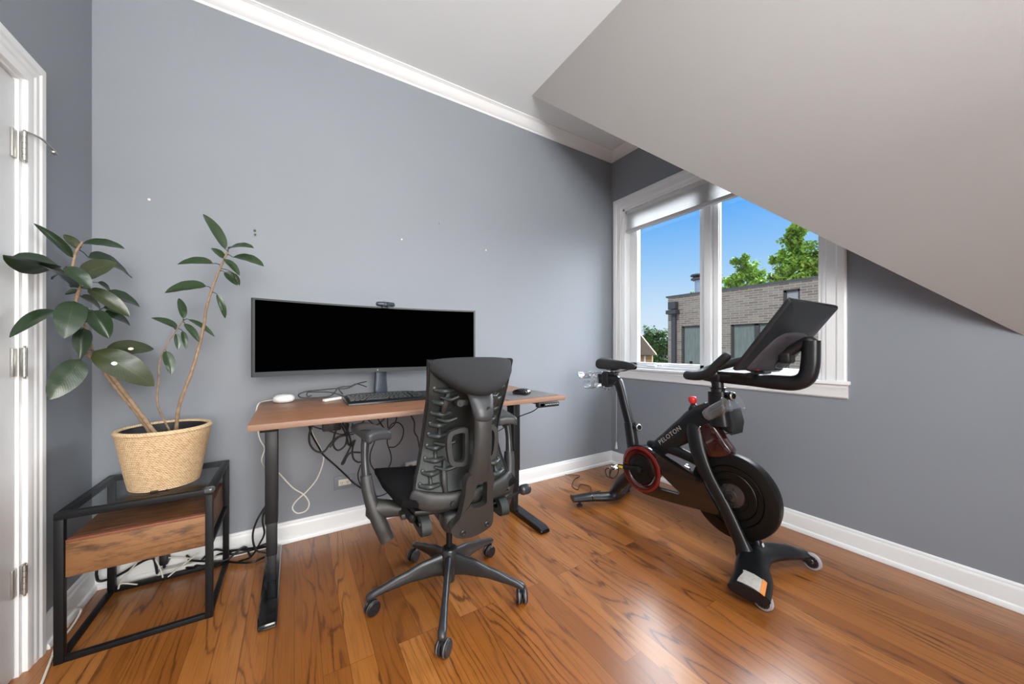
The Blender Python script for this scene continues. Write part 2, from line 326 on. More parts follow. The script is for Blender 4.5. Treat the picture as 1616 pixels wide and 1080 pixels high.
# ------------------------------------------------------------------ shape helpers
def BM(): return bmesh.new()
def merge(bm, t, mi=0):
    mp = {v: bm.verts.new(v.co) for v in t.verts}
    uvs = t.loops.layers.uv.active; uvd = None
    if uvs: uvd = bm.loops.layers.uv.active or bm.loops.layers.uv.new('UVMap')
    for f in t.faces:
        try: g = bm.faces.new([mp[v] for v in f.verts])
        except ValueError: continue
        g.material_index = mi if mi else f.material_index
        if uvs:
            for a, b in zip(f.loops, g.loops): b[uvd].uv = a[uvs].uv
    t.free(); return bm
def box(bm, a, b, bev=0.0, seg=2, rot=None, mi=0):
    """axis-aligned box from corner a to corner b, optionally rotated by matrix rot about its centre"""
    t = BM(); r = bmesh.ops.create_cube(t, size=1.0)
    c = (Vector(a) + Vector(b)) / 2; s = [abs(b[i] - a[i]) for i in range(3)]
    for v in t.verts: v.co = Vector((v.co.x * s[0], v.co.y * s[1], v.co.z * s[2]))
    if bev: bmesh.ops.bevel(t, geom=t.edges[:], offset=min(bev, min(s) * 0.49), segments=seg, affect='EDGES', profile=0.5)
    if rot is not None: t.transform(rot.to_4x4())
    t.transform(Matrix.Translation(c))
    return merge(bm, t, mi)
def rbox(bm, c, s, r, cuts=6, rot=None, fn=None, mi=0):
    """rounded, subdivided box centred at c; fn(local co) -> co bends it"""
    t = BM(); bmesh.ops.create_cube(t, size=2.0); bmesh.ops.subdivide_edges(t, edges=t.edges[:], cuts=cuts, use_grid_fill=True)
    h = Vector(s) / 2; r = min(r, min(h) * 0.999)
    for v in t.verts:
        p = Vector([max(-1, min(1, v.co[i] * 1.0)) * h[i] for i in range(3)])
        q = Vector([max(-(h[i] - r), min(h[i] - r, p[i])) for i in range(3)]); d = p - q
        if d.length > 1e-9: p = q + d.normalized() * r
        v.co = fn(p) if fn else p
    if rot is not None: t.transform(rot.to_4x4())
    t.transform(Matrix.Translation(Vector(c)))
    return merge(bm, t, mi)
def catmull(pts, k=6):
    P = [Vector(p) for p in pts]
    if len(P) < 3: return P
    out = []
    for i in range(len(P) - 1):
        p0 = P[i - 1] if i else P[0] * 2 - P[1]; p1 = P[i]; p2 = P[i + 1]; p3 = P[i + 2] if i + 2 < len(P) else P[-1] * 2 - P[-2]
        for j in range(k):
            t = j / k; out.append(0.5 * ((2 * p1) + (p2 - p0) * t + (2 * p0 - 5 * p1 + 4 * p2 - p3) * t * t + (3 * p1 - p0 - 3 * p2 + p3) * t ** 3))
    out.append(P[-1]); return out
def lerpl(lst, n):
    if len(lst) == n: return lst
    out = []
    for i in range(n):
        t = i / (n - 1) * (len(lst) - 1); j = min(int(t), len(lst) - 2); f = t - j
        a, b = lst[j], lst[j + 1]
        out.append(tuple(a[q] * (1 - f) + b[q] * f for q in range(len(a))) if isinstance(a, tuple) else a * (1 - f) + b * f)
    return out
def loft(bm, rings, cap=True, closed=True, mi=0, loop=False):
    R = [[bm.verts.new(p) for p in r] for r in rings]; n = len(R[0])
    pairs = list(zip(R[:-1], R[1:]))
    if loop: pairs.append((R[-1], R[0]))
    for a, b in pairs:
        for i in range(n if closed else n - 1):
            f = bm.faces.new((a[i], a[(i + 1) % n], b[(i + 1) % n], b[i])); f.material_index = mi
    if cap and not loop:
        for r in (R[0], R[-1]):
            f = bm.faces.new(r); f.material_index = mi
    return bm
def sweep(bm, pts, rad, up=(0, 0, 1), n=12, k=6, power=2.0, mi=0, round_end=True):
    """rad: number, list of numbers or list of (a, b): a across, b along `up`; smooth path"""
    P = catmull(pts, k) if k > 1 else [Vector(p) for p in pts]
    rad = rad if isinstance(rad, list) else [rad, rad]
    rad = [(r, r) if not isinstance(r, tuple) else r for r in rad]
    if len(rad) == len(pts) and k > 1 and len(pts) > 2:
        rr = []
        for i in range(len(rad) - 1):
            for j in range(k):
                t = j / k; t = t * t * (3 - 2 * t); rr.append(tuple(rad[i][q] * (1 - t) + rad[i + 1][q] * t for q in (0, 1)))
        rr.append(rad[-1]); rad = rr
    else: rad = lerpl(rad, len(P))
    rings = []; prev = None
    for i, p in enumerate(P):
        t = (P[min(i + 1, len(P) - 1)] - P[max(i - 1, 0)]).normalized()
        if up is not None:
            u = Vector(up); u = u - t * u.dot(t)
            if u.length < 0.05: u = (prev - t * prev.dot(t)) if prev else t.orthogonal()
            if prev is not None and u.dot(prev) < 0 and False: u = -u
        else:
            u = (prev - t * prev.dot(t)) if prev is not None else t.orthogonal()
        u.normalize(); prev = u; s = t.cross(u).normalized(); a, b = rad[i]
        ring = []
        for j in range(n):
            w = 2 * PI * j / n; c, d = math.cos(w), math.sin(w)
            c = math.copysign(abs(c) ** (2 / power), c); d = math.copysign(abs(d) ** (2 / power), d)
            ring.append(p + s * (a * c) + u * (b * d))
        rings.append((ring, p, t, (a, b)))
    out = [r[0] for r in rings]
    if round_end:
        def capr(ring, p, t, ab, sg):
            m = min(ab); return [[p + (q - p) * f + t * (sg * m * g) for q in ring] for f, g in ((0.86, 0.5), (0.5, 0.87))]
        a = capr(*rings[0], -1); b = capr(*rings[-1], 1)
        out = [a[1], a[0]] + out + b
    return loft(bm, out, mi=mi)
def tube(bm, pts, r, n=8, k=6, mi=0): return sweep(bm, pts, r, up=None, n=n, k=k, mi=mi)
def lathe(bm, prof, org=(0, 0, 0), axis=(0, 0, 1), n=32, mi=0, cap=True):
    q = Vector((0, 0, 1)).rotation_difference(Vector(axis).normalized()); o = Vector(org)
    rings = [[o + q @ Vector((r * math.cos(2 * PI * j / n), r * math.sin(2 * PI * j / n), z)) for j in range(n)] for r, z in prof]
    return loft(bm, rings, cap=cap, mi=mi)
def prism(bm, poly, f, w0, w1, bev=0.0, mi=0):
    """poly: 2-D outline; f(u, v, w) -> point"""
    t = BM(); a = [t.verts.new(f(u, v, w0)) for u, v in poly]; b = [t.verts.new(f(u, v, w1)) for u, v in poly]; n = len(poly)
    t.faces.new(a); t.faces.new(b[::-1])
    for i in range(n): t.faces.new((a[i], b[i], b[(i + 1) % n], a[(i + 1) % n]))
    bmesh.ops.recalc_face_normals(t, faces=t.faces)
    if bev:
        ed = [e for e in t.edges if e.calc_face_angle(0) > 0.5]; bmesh.ops.bevel(t, geom=ed, offset=bev, segments=2, affect='EDGES', profile=0.5)
    return merge(bm, t, mi)
def smooth_poly(pts, k=5):
    n = len(pts); out = []
    for i in range(n):
        p0, p1, p2, p3 = [Vector((*pts[(i + j) % n], 0)) for j in (-1, 0, 1, 2)]
        for j in range(k):
            t = j / k; q = 0.5 * ((2 * p1) + (p2 - p0) * t + (2 * p0 - 5 * p1 + 4 * p2 - p3) * t * t + (3 * p1 - p0 - 3 * p2 + p3) * t ** 3); out.append((q.x, q.y))
    return out
def plate(bm, outer, hole, f, w0, w1, mi=0):
    """plate between two loops of equal length, through thickness w0..w1"""
    n = len(outer); L = [[bm.verts.new(f(u, v, w)) for u, v in lp] for w in (w0, w1) for lp in (outer, hole)]
    o0, h0, o1, h1 = L
    for i in range(n):
        j = (i + 1) % n
        for q in ((o0[i], o0[j], h0[j], h0[i]), (o1[i], h1[i], h1[j], o1[j]), (o0[i], o1[i], o1[j], o0[j]), (h0[i], h0[j], h1[j], h1[i])):
            g = bm.faces.new(q); g.material_index = mi
    return bm
def text_bm(s, size, depth, f, squeeze=1.0, spacing=1.0):
    cu = bpy.data.curves.new('lettering', 'FONT'); cu.body = s; cu.size = size; cu.extrude = depth / 2; cu.align_x = 'LEFT'; cu.space_character = spacing; cu.offset = 0
    o = bpy.data.objects.new('lettering', cu); C.objects.link(o)
    dg = bpy.context.evaluated_depsgraph_get(); me = bpy.data.meshes.new_from_object(o.evaluated_get(dg))
    t = BM(); t.from_mesh(me); bpy.data.objects.remove(o); bpy.data.curves.remove(cu); bpy.data.meshes.remove(me)
    for v in t.verts: v.co = f(v.co.x * squeeze, v.co.y, v.co.z)
    return t

# ================================================================== THE ROOM
D, XR, XL, YF, ZC = 2.392, 2.6045, -0.7906, -2.4, 2.955
def struct(name, bm, m, **k): return obj(name, bm, m, kind='structure', **k)
b = BM(); box(b, (XL - 0.15, YF - 0.15, -0.12), (XR + 0.15, D + 0.15, 0)); struct('floor', b, 'floor', flat=True)
b = BM(); box(b, (XL - 0.15, YF - 0.15, ZC), (XR + 0.15, D + 0.15, ZC + 0.12)); struct('ceiling', b, 'ceil', flat=True)
b = BM(); box(b, (XL - 0.15, D, 0), (XR + 0.15, D + 0.14, ZC)); struct('wall_back', b, 'wall', flat=True)
b = BM(); box(b, (XL - 0.15, YF - 0.14, 0), (XR + 0.15, YF, ZC)); struct('wall_front', b, 'wall', flat=True)
# door wall with its doorway
DY0, DY1, DZ = 1.135, 1.905, 2.03
b = BM(); box(b, (XL - 0.14, YF, 0), (XL, DY0 - 0.02, ZC)); box(b, (XL - 0.14, DY1 + 0.005, 0), (XL, D, ZC)); box(b, (XL - 0.14, DY0 - 0.02, DZ + 0.01), (XL, DY1 + 0.005, ZC))
struct('wall_left', b, 'wall', flat=True)
# window wall with its opening
WY0, WY1, WZ0, WZ1 = 0.795, 2.250, 0.925, 2.390
b = BM(); box(b, (XR, YF, 0), (XR + 0.14, WY0, ZC)); box(b, (XR, WY1, 0), (XR + 0.14, D, ZC)); box(b, (XR, WY0, 0), (XR + 0.14, WY1, WZ0)); box(b, (XR, WY0, WZ1), (XR + 0.14, WY1, ZC))
struct('wall_right', b, 'wall', flat=True)
# the sloped roof underside: from the flat ceiling down to the window wall, cut off diagonally beside the dormer
A0 = Vector((1.480, 2.120, ZC)); A1 = Vector((1.480, YF, ZC)); C0 = Vector((XR, 0.132, 1.161)); C1 = Vector((XR, YF, 1.161)); T0 = Vector((XR, 0.132, ZC)); T1 = Vector((XR, YF, ZC))
b = BM(); a = [b.verts.new(v) for v in (A0, C0, T0)]; c = [b.verts.new(v) for v in (A1, C1, T1)]
b.faces.new(a); b.faces.new(c[::-1])
for i in range(3): b.faces.new((a[i], c[i], c[(i + 1) % 3], a[(i + 1) % 3]))
struct('wall_slope', b, 'slope', flat=True)

# baseboards and crown moulding (profiles swept along the walls)
def run(bm, prof, p0, p1, inward, m0=0.0, m1=0.0):
    """prof: (depth from wall, z); m0/m1: mitre per depth at each end"""
    p0 = Vector(p0); p1 = Vector(p1); w = Vector(inward); t = (p1 - p0).normalized()
    loft(bm, [[p0 + w * d + t * (d * m0) + Vector((0, 0, z)) for d, z in prof], [p1 + w * d - t * (d * m1) + Vector((0, 0, z)) for d, z in prof]])
base = [(0, 0.001), (0.026, 0.001), (0.026, 0.012), (0.022, 0.022), (0.014, 0.026), (0.014, 0.088), (0.0125, 0.095), (0.009, 0.101), (0.0085, 0.108), (0.005, 0.114), (0, 0.116)]
b = BM(); run(b, base, (XL, D, 0), (XR, D, 0), (0, -1, 0), 1, 1); struct('baseboard_back', b, 'trim', sharp=25)
b = BM(); run(b, base, (XR, YF, 0), (XR, D, 0), (-1, 0, 0), 0, 1); struct('baseboard_right', b, 'trim', sharp=25)
b = BM(); run(b, base, (XL, 1.998, 0), (XL, D, 0), (1, 0, 0), 0, 1); run(b, base, (XL, YF, 0), (XL, DY0 - 0.10, 0), (1, 0, 0)); struct('baseboard_left', b, 'trim', sharp=25)
crown = [(0, 0), (0, -0.070), (0.006, -0.070), (0.009, -0.064), (0.012, -0.060), (0.020, -0.056), (0.034, -0.044), (0.048, -0.028), (0.056, -0.018), (0.060, -0.014), (0.066, -0.012), (0.072, -0.008), (0.078, -0.007), (0.078, 0)]
b = BM(); run(b, crown, (XL, D, ZC), (XR, D, ZC), (0, -1, 0), 1, 1); struct('trim_1', b, 'trim', sharp=20)
b = BM(); run(b, crown, (XR, 0.14, ZC), (XR, D, ZC), (-1, 0, 0), 0, 1); struct('trim_2', b, 'trim', sharp=20)
b = BM(); run(b, crown, (XL, YF, ZC), (XL, D, ZC), (1, 0, 0), 0, 1); struct('trim_3', b, 'trim', sharp=20)

# ------------------------------------------------------------------ door
b = BM(); box(b, (XL - 0.045, DY0 + 0.003, 0.008), (XL - 0.008, DY1 - 0.022, DZ - 0.018), 0.002)
door = struct('door_1', b, 'door')
for z0, z1 in ((0.22, 0.92), (1.08, 1.88)):
    b = BM(); box(b, (XL - 0.010, DY0 + 0.12, z0), (XL - 0.003, DY1 - 0.15, z1), 0.004, 2); box(b, (XL - 0.006, DY0 + 0.15, z0 + 0.03), (XL + 0.0, DY1 - 0.18, z1 - 0.03), 0.003, 2)
    obj('door_panel', b, 'door', door)
b = BM(); lathe(b, [(0.026, 0), (0.026, 0.006), (0.010, 0.010), (0.010, 0.035), (0.022, 0.042), (0.028, 0.055), (0.022, 0.068), (0.002, 0.072)], (XL - 0.008, DY0 + 0.07, 0.95), (1, 0, 0), 24); obj('door_knob', b, 'nickel', door)
casing = [(0, 0), (0.012, 0), (0.014, 0.006), (0.014, 0.028), (0.017, 0.036), (0.017, 0.052), (0.021, 0.060), (0.021, 0.082), (0.017, 0.090), (0, 0.090)]  # (thickness, across from the opening)
def frame_run(bm, prof, pts, o, n, side):
    """mitred casing along pts in the plane through o; prof (thickness, across); n: wall normal; side: outward directions at each point"""
    loft(bm, [[Vector(p) + Vector(n) * d + Vector(s) * w for d, w in prof] for p, s in zip(pts, side)])
b = BM(); frame_run(b, casing, [(XL, DY1, 0.001), (XL, DY1, DZ), (XL, DY0 - 0.01, DZ), (XL, DY0 - 0.01, 0.001)], None, (1, 0, 0), [(0, 1, 0), (0, 1, 1), (0, -1, 1), (0, -1, 0)])
struct('trim_4', b, 'trim', sharp=20)
b = BM(); box(b, (XL - 0.14, DY1 - 0.018, 0), (XL, DY1 + 0.005, DZ + 0.01)); box(b, (XL - 0.14, DY0 - 0.02, 0), (XL, DY0, DZ + 0.01)); box(b, (XL - 0.14, DY0, DZ - 0.012), (XL, DY1 - 0.018, DZ + 0.01))
struct('trim_5', b, 'trim')
for hz, stop in ((1.795, True), (1.062, False), (0.325, False)):
    h = obj('hinge', (lambda b: (box(b, (XL - 0.0082, DY1 - 0.045, hz - 0.047), (XL - 0.002, DY1 - 0.0235, hz + 0.047), 0.0006), b)[1])(BM()), 'nickel', door)
    b = BM()
    for i in range(5): lathe(b, [(0.0065, 0), (0.0065, 0.0185)], (XL + 0.012, DY1 - 0.018, hz - 0.048 + i * 0.0196), (0, 0, 1), 12)
    lathe(b, [(0.003, -0.004), (0.003, 0.108)], (XL + 0.012, DY1 - 0.018, hz - 0.052), (0, 0, 1), 10); box(b, (XL + 0.001, DY1 - 0.018, hz - 0.048), (XL + 0.011, DY1 + 0.004, hz + 0.048), 0.001)
    obj('hinge_knuckle', b, 'nickel', h)
    if stop:
        b = BM(); tube(b, [(XL + 0.012, DY1 - 0.018, hz + 0.052), (XL + 0.030, DY1 + 0.03, hz + 0.055), (XL + 0.036, DY1 + 0.075, hz + 0.045), (XL + 0.038, DY1 + 0.105, hz + 0.038)], 0.0035, 8)
        lathe(b, [(0.003, 0), (0.007, 0.003), (0.007, 0.016), (0.003, 0.02)], (XL + 0.034, DY1 + 0.085, hz + 0.042), (0.05, 0.9, -0.25), 12); obj('hinge_pin_stop', b, 'nickel', h)

# ------------------------------------------------------------------ window
wcas = [(0, 0), (0.010, 0), (0.012, 0.008), (0.012, 0.016), (0.016, 0.022), (0.016, 0.062), (0.021, 0.070), (0.021, 0.100), (0.016, 0.108), (0, 0.108)]
b = BM(); frame_run(b, wcas, [(XR, WY1, WZ0 - 0.01), (XR, WY1, WZ1), (XR, WY0, WZ1), (XR, WY0, WZ0 - 0.01)], None, (-1, 0, 0), [(0, 1, 0), (0, 1, 1), (0, -1, 1), (0, -1, 0)])
win = struct('window_1', b, 'trim', sharp=20)
b = BM(); box(b, (XR - 0.032, WY0 - 0.122, 0.902), (XR + 0.050, WY1 + 0.122, 0.924), 0.006, 3); obj('window_stool', b, 'trim', win)
b = BM(); run(b, [(0, 0), (0.008, 0), (0.014, 0.008), (0.016, 0.050), (0.020, 0.060), (0.020, 0.076), (0, 0.076)], (XR, WY0 - 0.112, 0.826), (XR, WY1 + 0.112, 0.826), (-1, 0, 0)); obj('window_apron', b, 'trim', win, sharp=20)
b = BM()   # jamb lining
box(b, (XR - 0.004, WY1 - 0.018, WZ0), (XR + 0.15, WY1, WZ1)); box(b, (XR - 0.004, WY0, WZ0), (XR + 0.15, WY0 + 0.018, WZ1)); box(b, (XR - 0.004, WY0, WZ1 - 0.018), (XR + 0.15, WY1, WZ1)); box(b, (XR + 0.03, WY0, WZ0 - 0.01), (XR + 0.15, WY1, WZ0 + 0.018), 0.003)
obj('window_jamb', b, 'trim', win)
WM = 1.492
b = BM(); box(b, (XR + 0.045, WM - 0.026, WZ0 + 0.018), (XR + 0.14, WM + 0.026, WZ1 - 0.018), 0.003); obj('window_mullion', b, 'trim', win)
for y0, y1 in ((WY0 + 0.022, WM - 0.031), (WM + 0.031, WY1 - 0.023)):
    b = BM(); x0, x1 = XR + 0.070, XR + 0.115; z0, z1 = WZ0 + 0.018, WZ1 - 0.018; w = 0.046 if y0 < 1 else 0.054; w2 = 0.048
    wl_, wr_ = (0.010, 0.039) if y0 < 1 else (0.041, 0.078)
    box(b, (x0, y0, z0), (x1, y0 + wl_, z1), 0.004); box(b, (x0, y1 - wr_, z0), (x1, y1, z1), 0.004); box(b, (x0, y0, z0), (x1, y1, z0 + 0.032), 0.004); box(b, (x0, y0, z1 - 0.05), (x1, y1, z1), 0.004)
    box(b, (x0 + 0.012, y0 + wl_ - 0.004, z0 + 0.03), (x1 - 0.012, y0 + wl_ + 0.004, z1 - 0.04), 0.001); box(b, (x0 + 0.012, y1 - wr_ - 0.004, z0 + 0.03), (x1 - 0.012, y1 - wr_ + 0.004, z1 - 0.04), 0.001)
    s = obj('window_sash', b, 'trim', win)
    b = BM(); box(b, (x0 + 0.019, y0 + wl_ - 0.002, z0 + 0.03), (x0 + 0.024, y1 - wr_ + 0.002, z1 - 0.045)); obj('window_pane', b, 'pane', s, flat=True)
# casement crank
b = BM(); box(b, (XR + 0.026, 1.93, 0.942), (XR + 0.056, 2.02, 0.956), 0.004, 2); tube(b, [(XR + 0.036, 1.955, 0.955), (XR + 0.030, 1.95, 0.970), (XR + 0.022, 1.93, 0.972), (XR + 0.02, 1.89, 0.962), (XR + 0.018, 1.862, 0.960)], 0.0055, 8); lathe(b, [(0.004, 0), (0.010, 0.003), (0.010, 0.012), (0.004, 0.016)], (XR + 0.018, 1.862, 0.953), (0, 0, 1), 14)
obj('window_crank', b, 'white', win)
b = BM(); box(b, (XR + 0.058, 1.615, 0.978), (XR + 0.068, 1.640, 1.004), 0.002); obj('sash_lock', b, 'chairdark', win)

# pleated blind drawn almost fully up
t = thing('pleated_blind', 'white pleated blind drawn up to the top of the window, grey bottom rail', 'blind', (XR + 0.03, (WY0 + WY1) / 2, 2.16))
BY0, BY1 = WY0 + 0.022, WY1 - 0.022
b = BM(); box(b, (XR + 0.008, BY0, 2.338), (XR + 0.052, BY1, 2.371), 0.003); obj('head_rail', b, 'blind', t)
b = BM(); prof = []; n = 9; z0, z1 = 2.192, 2.338
for i in range(n * 2 + 1): prof.append((XR + (0.012 if i % 2 else 0.040), z0 + (z1 - z0) * i / (2 * n)))
ring = prof + [(x + 0.006, z) for x, z in reversed(prof)]
loft(b, [[Vector((x, BY0 + 0.004, z)) for x, z in ring], [Vector((x, BY1 - 0.004, z)) for x, z in ring]]); obj('pleats', b, 'blind', t, sharp=10)
b = BM(); box(b, (XR + 0.006, BY0, 2.168), (XR + 0.046, BY1, 2.194), 0.003); obj('bottom_rail', b, 'rail', t)
b = BM(); box(b, (XR + 0.0, BY1 - 0.012, 2.345), (XR + 0.012, BY1 - 0.002, 2.362), 0.002); obj('end_clip', b, 'silver', t)
t = thing('blind_cord', 'thin white blind cord with a pull tassel hanging beside the window corner', 'cord', (XR - 0.026, 2.29, 0.16))
b = BM(); tube(b, [(XR - 0.002, 2.236, 2.34), (XR - 0.024, 2.262, 2.2), (XR - 0.040, 2.286, 1.4), (XR - 0.042, 2.292, 0.8), (XR - 0.040, 2.297, 0.225)], 0.0022, 6); obj('cord', b, 'wcable', t)
b = BM(); lathe(b, [(0.003, 0.066), (0.006, 0.060), (0.007, 0.045), (0.010, 0.025), (0.013, 0.010), (0.011, 0.0)], (XR - 0.040, 2.297, 0.160), (0, 0, 1), 14); obj('pull_tassel', b, 'white', t)

# marks on the back wall: two nails and small plugs
for x, z, lab in ((0.871, 1.986, 'tiny nail in the back wall above the right of the monitor'), (-0.182, 1.730, 'small dark wall plug in the back wall above the left end of the monitor')):
    b = BM(); lathe(b, [(0.002, 0), (0.002, 0.012), (0.0055, 0.013), (0.004, 0.0155)], (x, D, z), (0, -1, 0), 10)
    if x < 0: lathe(b, [(0.003, 0), (0.003, 0.01), (0.006, 0.011), (0.004, 0.014)], (x - 0.002, D, z + 0.022), (0, -1, 0), 10)
    obj('wall_nail' if x > 0 else 'wall_plug', b, 'nickel' if x > 0 else 'pipe', None, label=lab, cat='nail' if x > 0 else 'wall plug')
for x, z, lab in ((0.611, 1.833, 'tiny filled nail hole, palest dot on the back wall over the webcam'), (1.243, 1.852, 'tiny filled nail hole in the back wall above the right end of the desk'), (-0.602, 1.833, 'tiny white speck high on the back wall over the tall plant')):
    b = BM(); lathe(b, [(0.006, 0), (0.005, 0.001), (0.001, 0.0016)], (x, D, z), (0, -1, 0), 10); obj('filled_nail_hole', b, 'ivory', None, label=lab, cat='wall mark')

# ================================================================== OUTSIDE
t = thing('brick_building', 'flat roofed grey brown brick building across the way, seen through the window', 'building', (11, 2, -3.5))
b = BM(); BX = 9.0; WINS = [(5.215, 5.78, 0.35, 1.68), (3.30, 4.50, 0.35, 1.655), (3.12, 3.42, 2.04, 2.34), (0.9, 2.1, 0.35, 1.655)]
ys = sorted({-2.5, 6.18, *[w[0] for w in WINS], *[w[1] for w in WINS]}); zs = sorted({-3.5, 2.50, *[w[2] for w in WINS], *[w[3] for w in WINS]})
for i in range(len(ys) - 1):
    for j in range(len(zs) - 1):
        cy, cz = (ys[i] + ys[i + 1]) / 2, (zs[j] + zs[j + 1]) / 2
        if not any(w[0] < cy < w[1] and w[2] < cz < w[3] for w in WINS): box(b, (BX, ys[i], zs[j]), (BX + 0.3, ys[i + 1], zs[j + 1]))
box(b, (BX + 0.3, -2.5, -3.5), (BX + 3.4, -2.2, 2.5)); box(b, (BX + 0.3, 5.88, -3.5), (BX + 3.4, 6.18, 2.5)); box(b, (BX + 3.1, -2.2, -3.5), (BX + 3.4, 5.88, 2.5)); box(b, (BX + 0.3, -2.2, 2.1), (BX + 3.1, 5.88, 2.2))
bmesh.ops.remove_doubles(b, verts=b.verts, dist=0.0005)
obj('wall', b, 'brick', t, flat=True)
b = BM(); box(b, (BX - 0.04, -2.54, 2.50), (BX + 0.34, 6.22, 2.545)); box(b, (BX + 0.34, 5.84, 2.50), (BX + 3.4, 6.22, 2.545)); obj('coping', b, 'cap', t)
for w in WINS:
    small = w[2] > 2; b = BM(); f = 0.045; x0, x1 = BX + 0.05, BX + 0.12
    box(b, (x0, w[0], w[2]), (x1, w[0] + f, w[3])); box(b, (x0, w[1] - f, w[2]), (x1, w[1], w[3])); box(b, (x0, w[0], w[2]), (x1, w[1], w[2] + f)); box(b, (x0, w[0], w[3] - f), (x1, w[1], w[3]))
    if w[1] - w[0] > 0.8: box(b, (x0, w[0] + 0.60, w[2]), (x1, w[0] + 0.70, w[3]))
    o = obj('window', b, 'darkframe', t)
    b = BM(); box(b, (x0 + 0.03, w[0] + f * 0.5, w[2] + f * 0.5), (x0 + 0.04, w[1] - f * 0.5, w[3] - f * 0.5)); obj('pane', b, 'extglass' if not small else 'board', o, flat=True)
b = BM(); box(b, (BX - 0.16, 5.86, 2.16), (BX, 6.08, 2.36), 0.01); box(b, (BX - 0.20, 5.82, 2.02), (BX, 6.12, 2.13), 0.01); box(b, (BX - 0.10, 5.90, -3.4), (BX - 0.01, 6.02, 2.08), 0.01); obj('downspout', b, 'pipe', t)
t = thing('roof_flue', 'galvanised metal flue with a cap on the roof of the brick building', 'chimney', (9.8, 5.72, 2.21))
b = BM(); lathe(b, [(0.13, 0), (0.13, 0.42), (0.10, 0.46), (0.10, 0.80)], (9.8, 5.76, 2.205), (0, 0, 1), 20); obj('pipe', b, 'galv', t)
b = BM(); lathe(b, [(0.09, 0.80), (0.20, 0.82), (0.20, 0.86), (0.12, 0.90), (0.22, 0.93), (0.20, 0.97), (0.02, 1.0)], (9.8, 5.76, 2.205), (0, 0, 1), 20)
for a_ in range(4): box(b, (9.8 + 0.14 * math.cos(a_ * PI / 2) - 0.01, 5.76 + 0.14 * math.sin(a_ * PI / 2) - 0.01, 3.0), (9.8 + 0.14 * math.cos(a_ * PI / 2) + 0.01, 5.76 + 0.14 * math.sin(a_ * PI / 2) + 0.01, 3.12))
obj('cap', b, 'darkframe', t)

def tree(name, label, foot, blobs, n_leaf, size, mt, seed, trunk_r=0.2):
    rnd = random.Random(seed); t = thing(name, label, 'tree', foot)
    b = BM(); f = Vector(foot); top = Vector(blobs[0][0]); tube(b, [f, f.lerp(top, 0.5) + Vector((0.1, 0.1, 0)), top], [trunk_r, trunk_r * 0.7, trunk_r * 0.25], 10)
    for c, r in blobs[1:]: tube(b, [f.lerp(top, 0.45), f.lerp(Vector(c), 0.75) + Vector((0, 0, 0.2)), Vector(c)], [trunk_r * 0.5, trunk_r * 0.3, trunk_r * 0.08], 7)
    twigs = []
    for c, r in blobs:
        for i in range(int(26 * r)):
            d = Vector((rnd.gauss(0, 1), rnd.gauss(0, 1), rnd.gauss(0.3, 0.8))).normalized(); e = Vector(c) + d * r * rnd.uniform(0.6, 1.08); twigs.append((Vector(c) + d * r * 0.1, e, r))
            sweep(b, [Vector(c), (Vector(c) + e) / 2 + Vector((0, 0, 0.08 * r)), e], [trunk_r * 0.07, trunk_r * 0.05, trunk_r * 0.02], up=None, n=5, k=3)
    obj('trunk', b, 'bark', t)
    b = BM(); per = max(1, n_leaf // len(twigs))
    for s, e, r in twigs:
        for i in range(per):
            p = s.lerp(e, rnd.random() ** 0.5) + Vector((rnd.gauss(0, 1), rnd.gauss(0, 1), rnd.gauss(0, 1))) * r * 0.11
            q = Matrix.Rotation(rnd.uniform(0, 2 * PI), 3, 'Z') @ Matrix.Rotation(rnd.uniform(-1.0, 1.0), 3, 'X') @ Matrix.Rotation(rnd.uniform(-0.6, 0.6), 3, 'Y')
            sz = size * rnd.uniform(0.6, 1.25)
            vs_ = [b.verts.new(p + q @ Vector(v) * sz) for v in ((0, -1, 0), (0.55, -0.15, 0.12), (0.35, 0.5, 0.0), (0, 1, -0.1), (-0.4, 0.4, 0.05), (-0.55, -0.2, 0.1))]
            b.faces.new(vs_)
    obj('foliage', b, mt, t, flat=True); return t
tree('leafy_tree', 'tall bright green tree behind the brick building, the right one cut by the ceiling slope', (13.9, 4.7, -3.5), [((13.9, 4.75, 3.9), 0.75), ((13.9, 5.25, 3.3), 0.6), ((13.9, 4.2, 3.3), 0.7), ((13.9, 4.85, 4.75), 0.5), ((14.0, 4.0, 4.3), 0.6), ((13.8, 5.35, 4.0), 0.35), ((13.9, 3.6, 3.6), 0.6)], 11000, 0.075, 'fol', 3)
tree('leafy_tree', 'lower bright green tree behind the brick building, just right of the window mullion', (16.5, 7.6, -3.5), [((16.54, 7.56, 4.07), 0.70), ((16.54, 8.21, 3.60), 0.70), ((16.54, 6.90, 3.48), 0.64), ((16.42, 7.79, 4.73), 0.37), ((16.54, 6.37, 3.24), 0.52), ((16.54, 8.57, 3.24), 0.52)], 9000, 0.080, 'fol', 5)
tree('leafy_tree', 'small bright green treetop peeking over the roof beside the metal flue', (13.8, 8.55, -3.5), [((13.8, 8.6, 2.95), 0.28), ((13.8, 8.3, 3.2), 0.2)], 600, 0.06, 'fol', 6, 0.08)
tree('dark_round_tree', 'dense dark green tree left of the brick building, behind the gabled roof', (23.0, 17.2, -3.5), [((23.0, 17.2, 1.7), 1.2), ((23, 18.0, 1.1), 1.0), ((23.0, 16.4, 0.9), 0.95), ((23, 17.0, 0.2), 1.4), ((23.0, 16.2, -0.2), 1.1), ((23.0, 15.9, 1.2), 0.6)], 12000, 0.10, 'fold', 8)
t = thing('gabled_house', 'distant house with a brown shingled roof and ochre wall in the left window corner', 'house', (17.2, 12.9, -3.5))
HF = lambda w, u, v: Vector((15.4 + 0.809 * w - 0.588 * u, 11.2 + 0.588 * w + 0.809 * u, v))
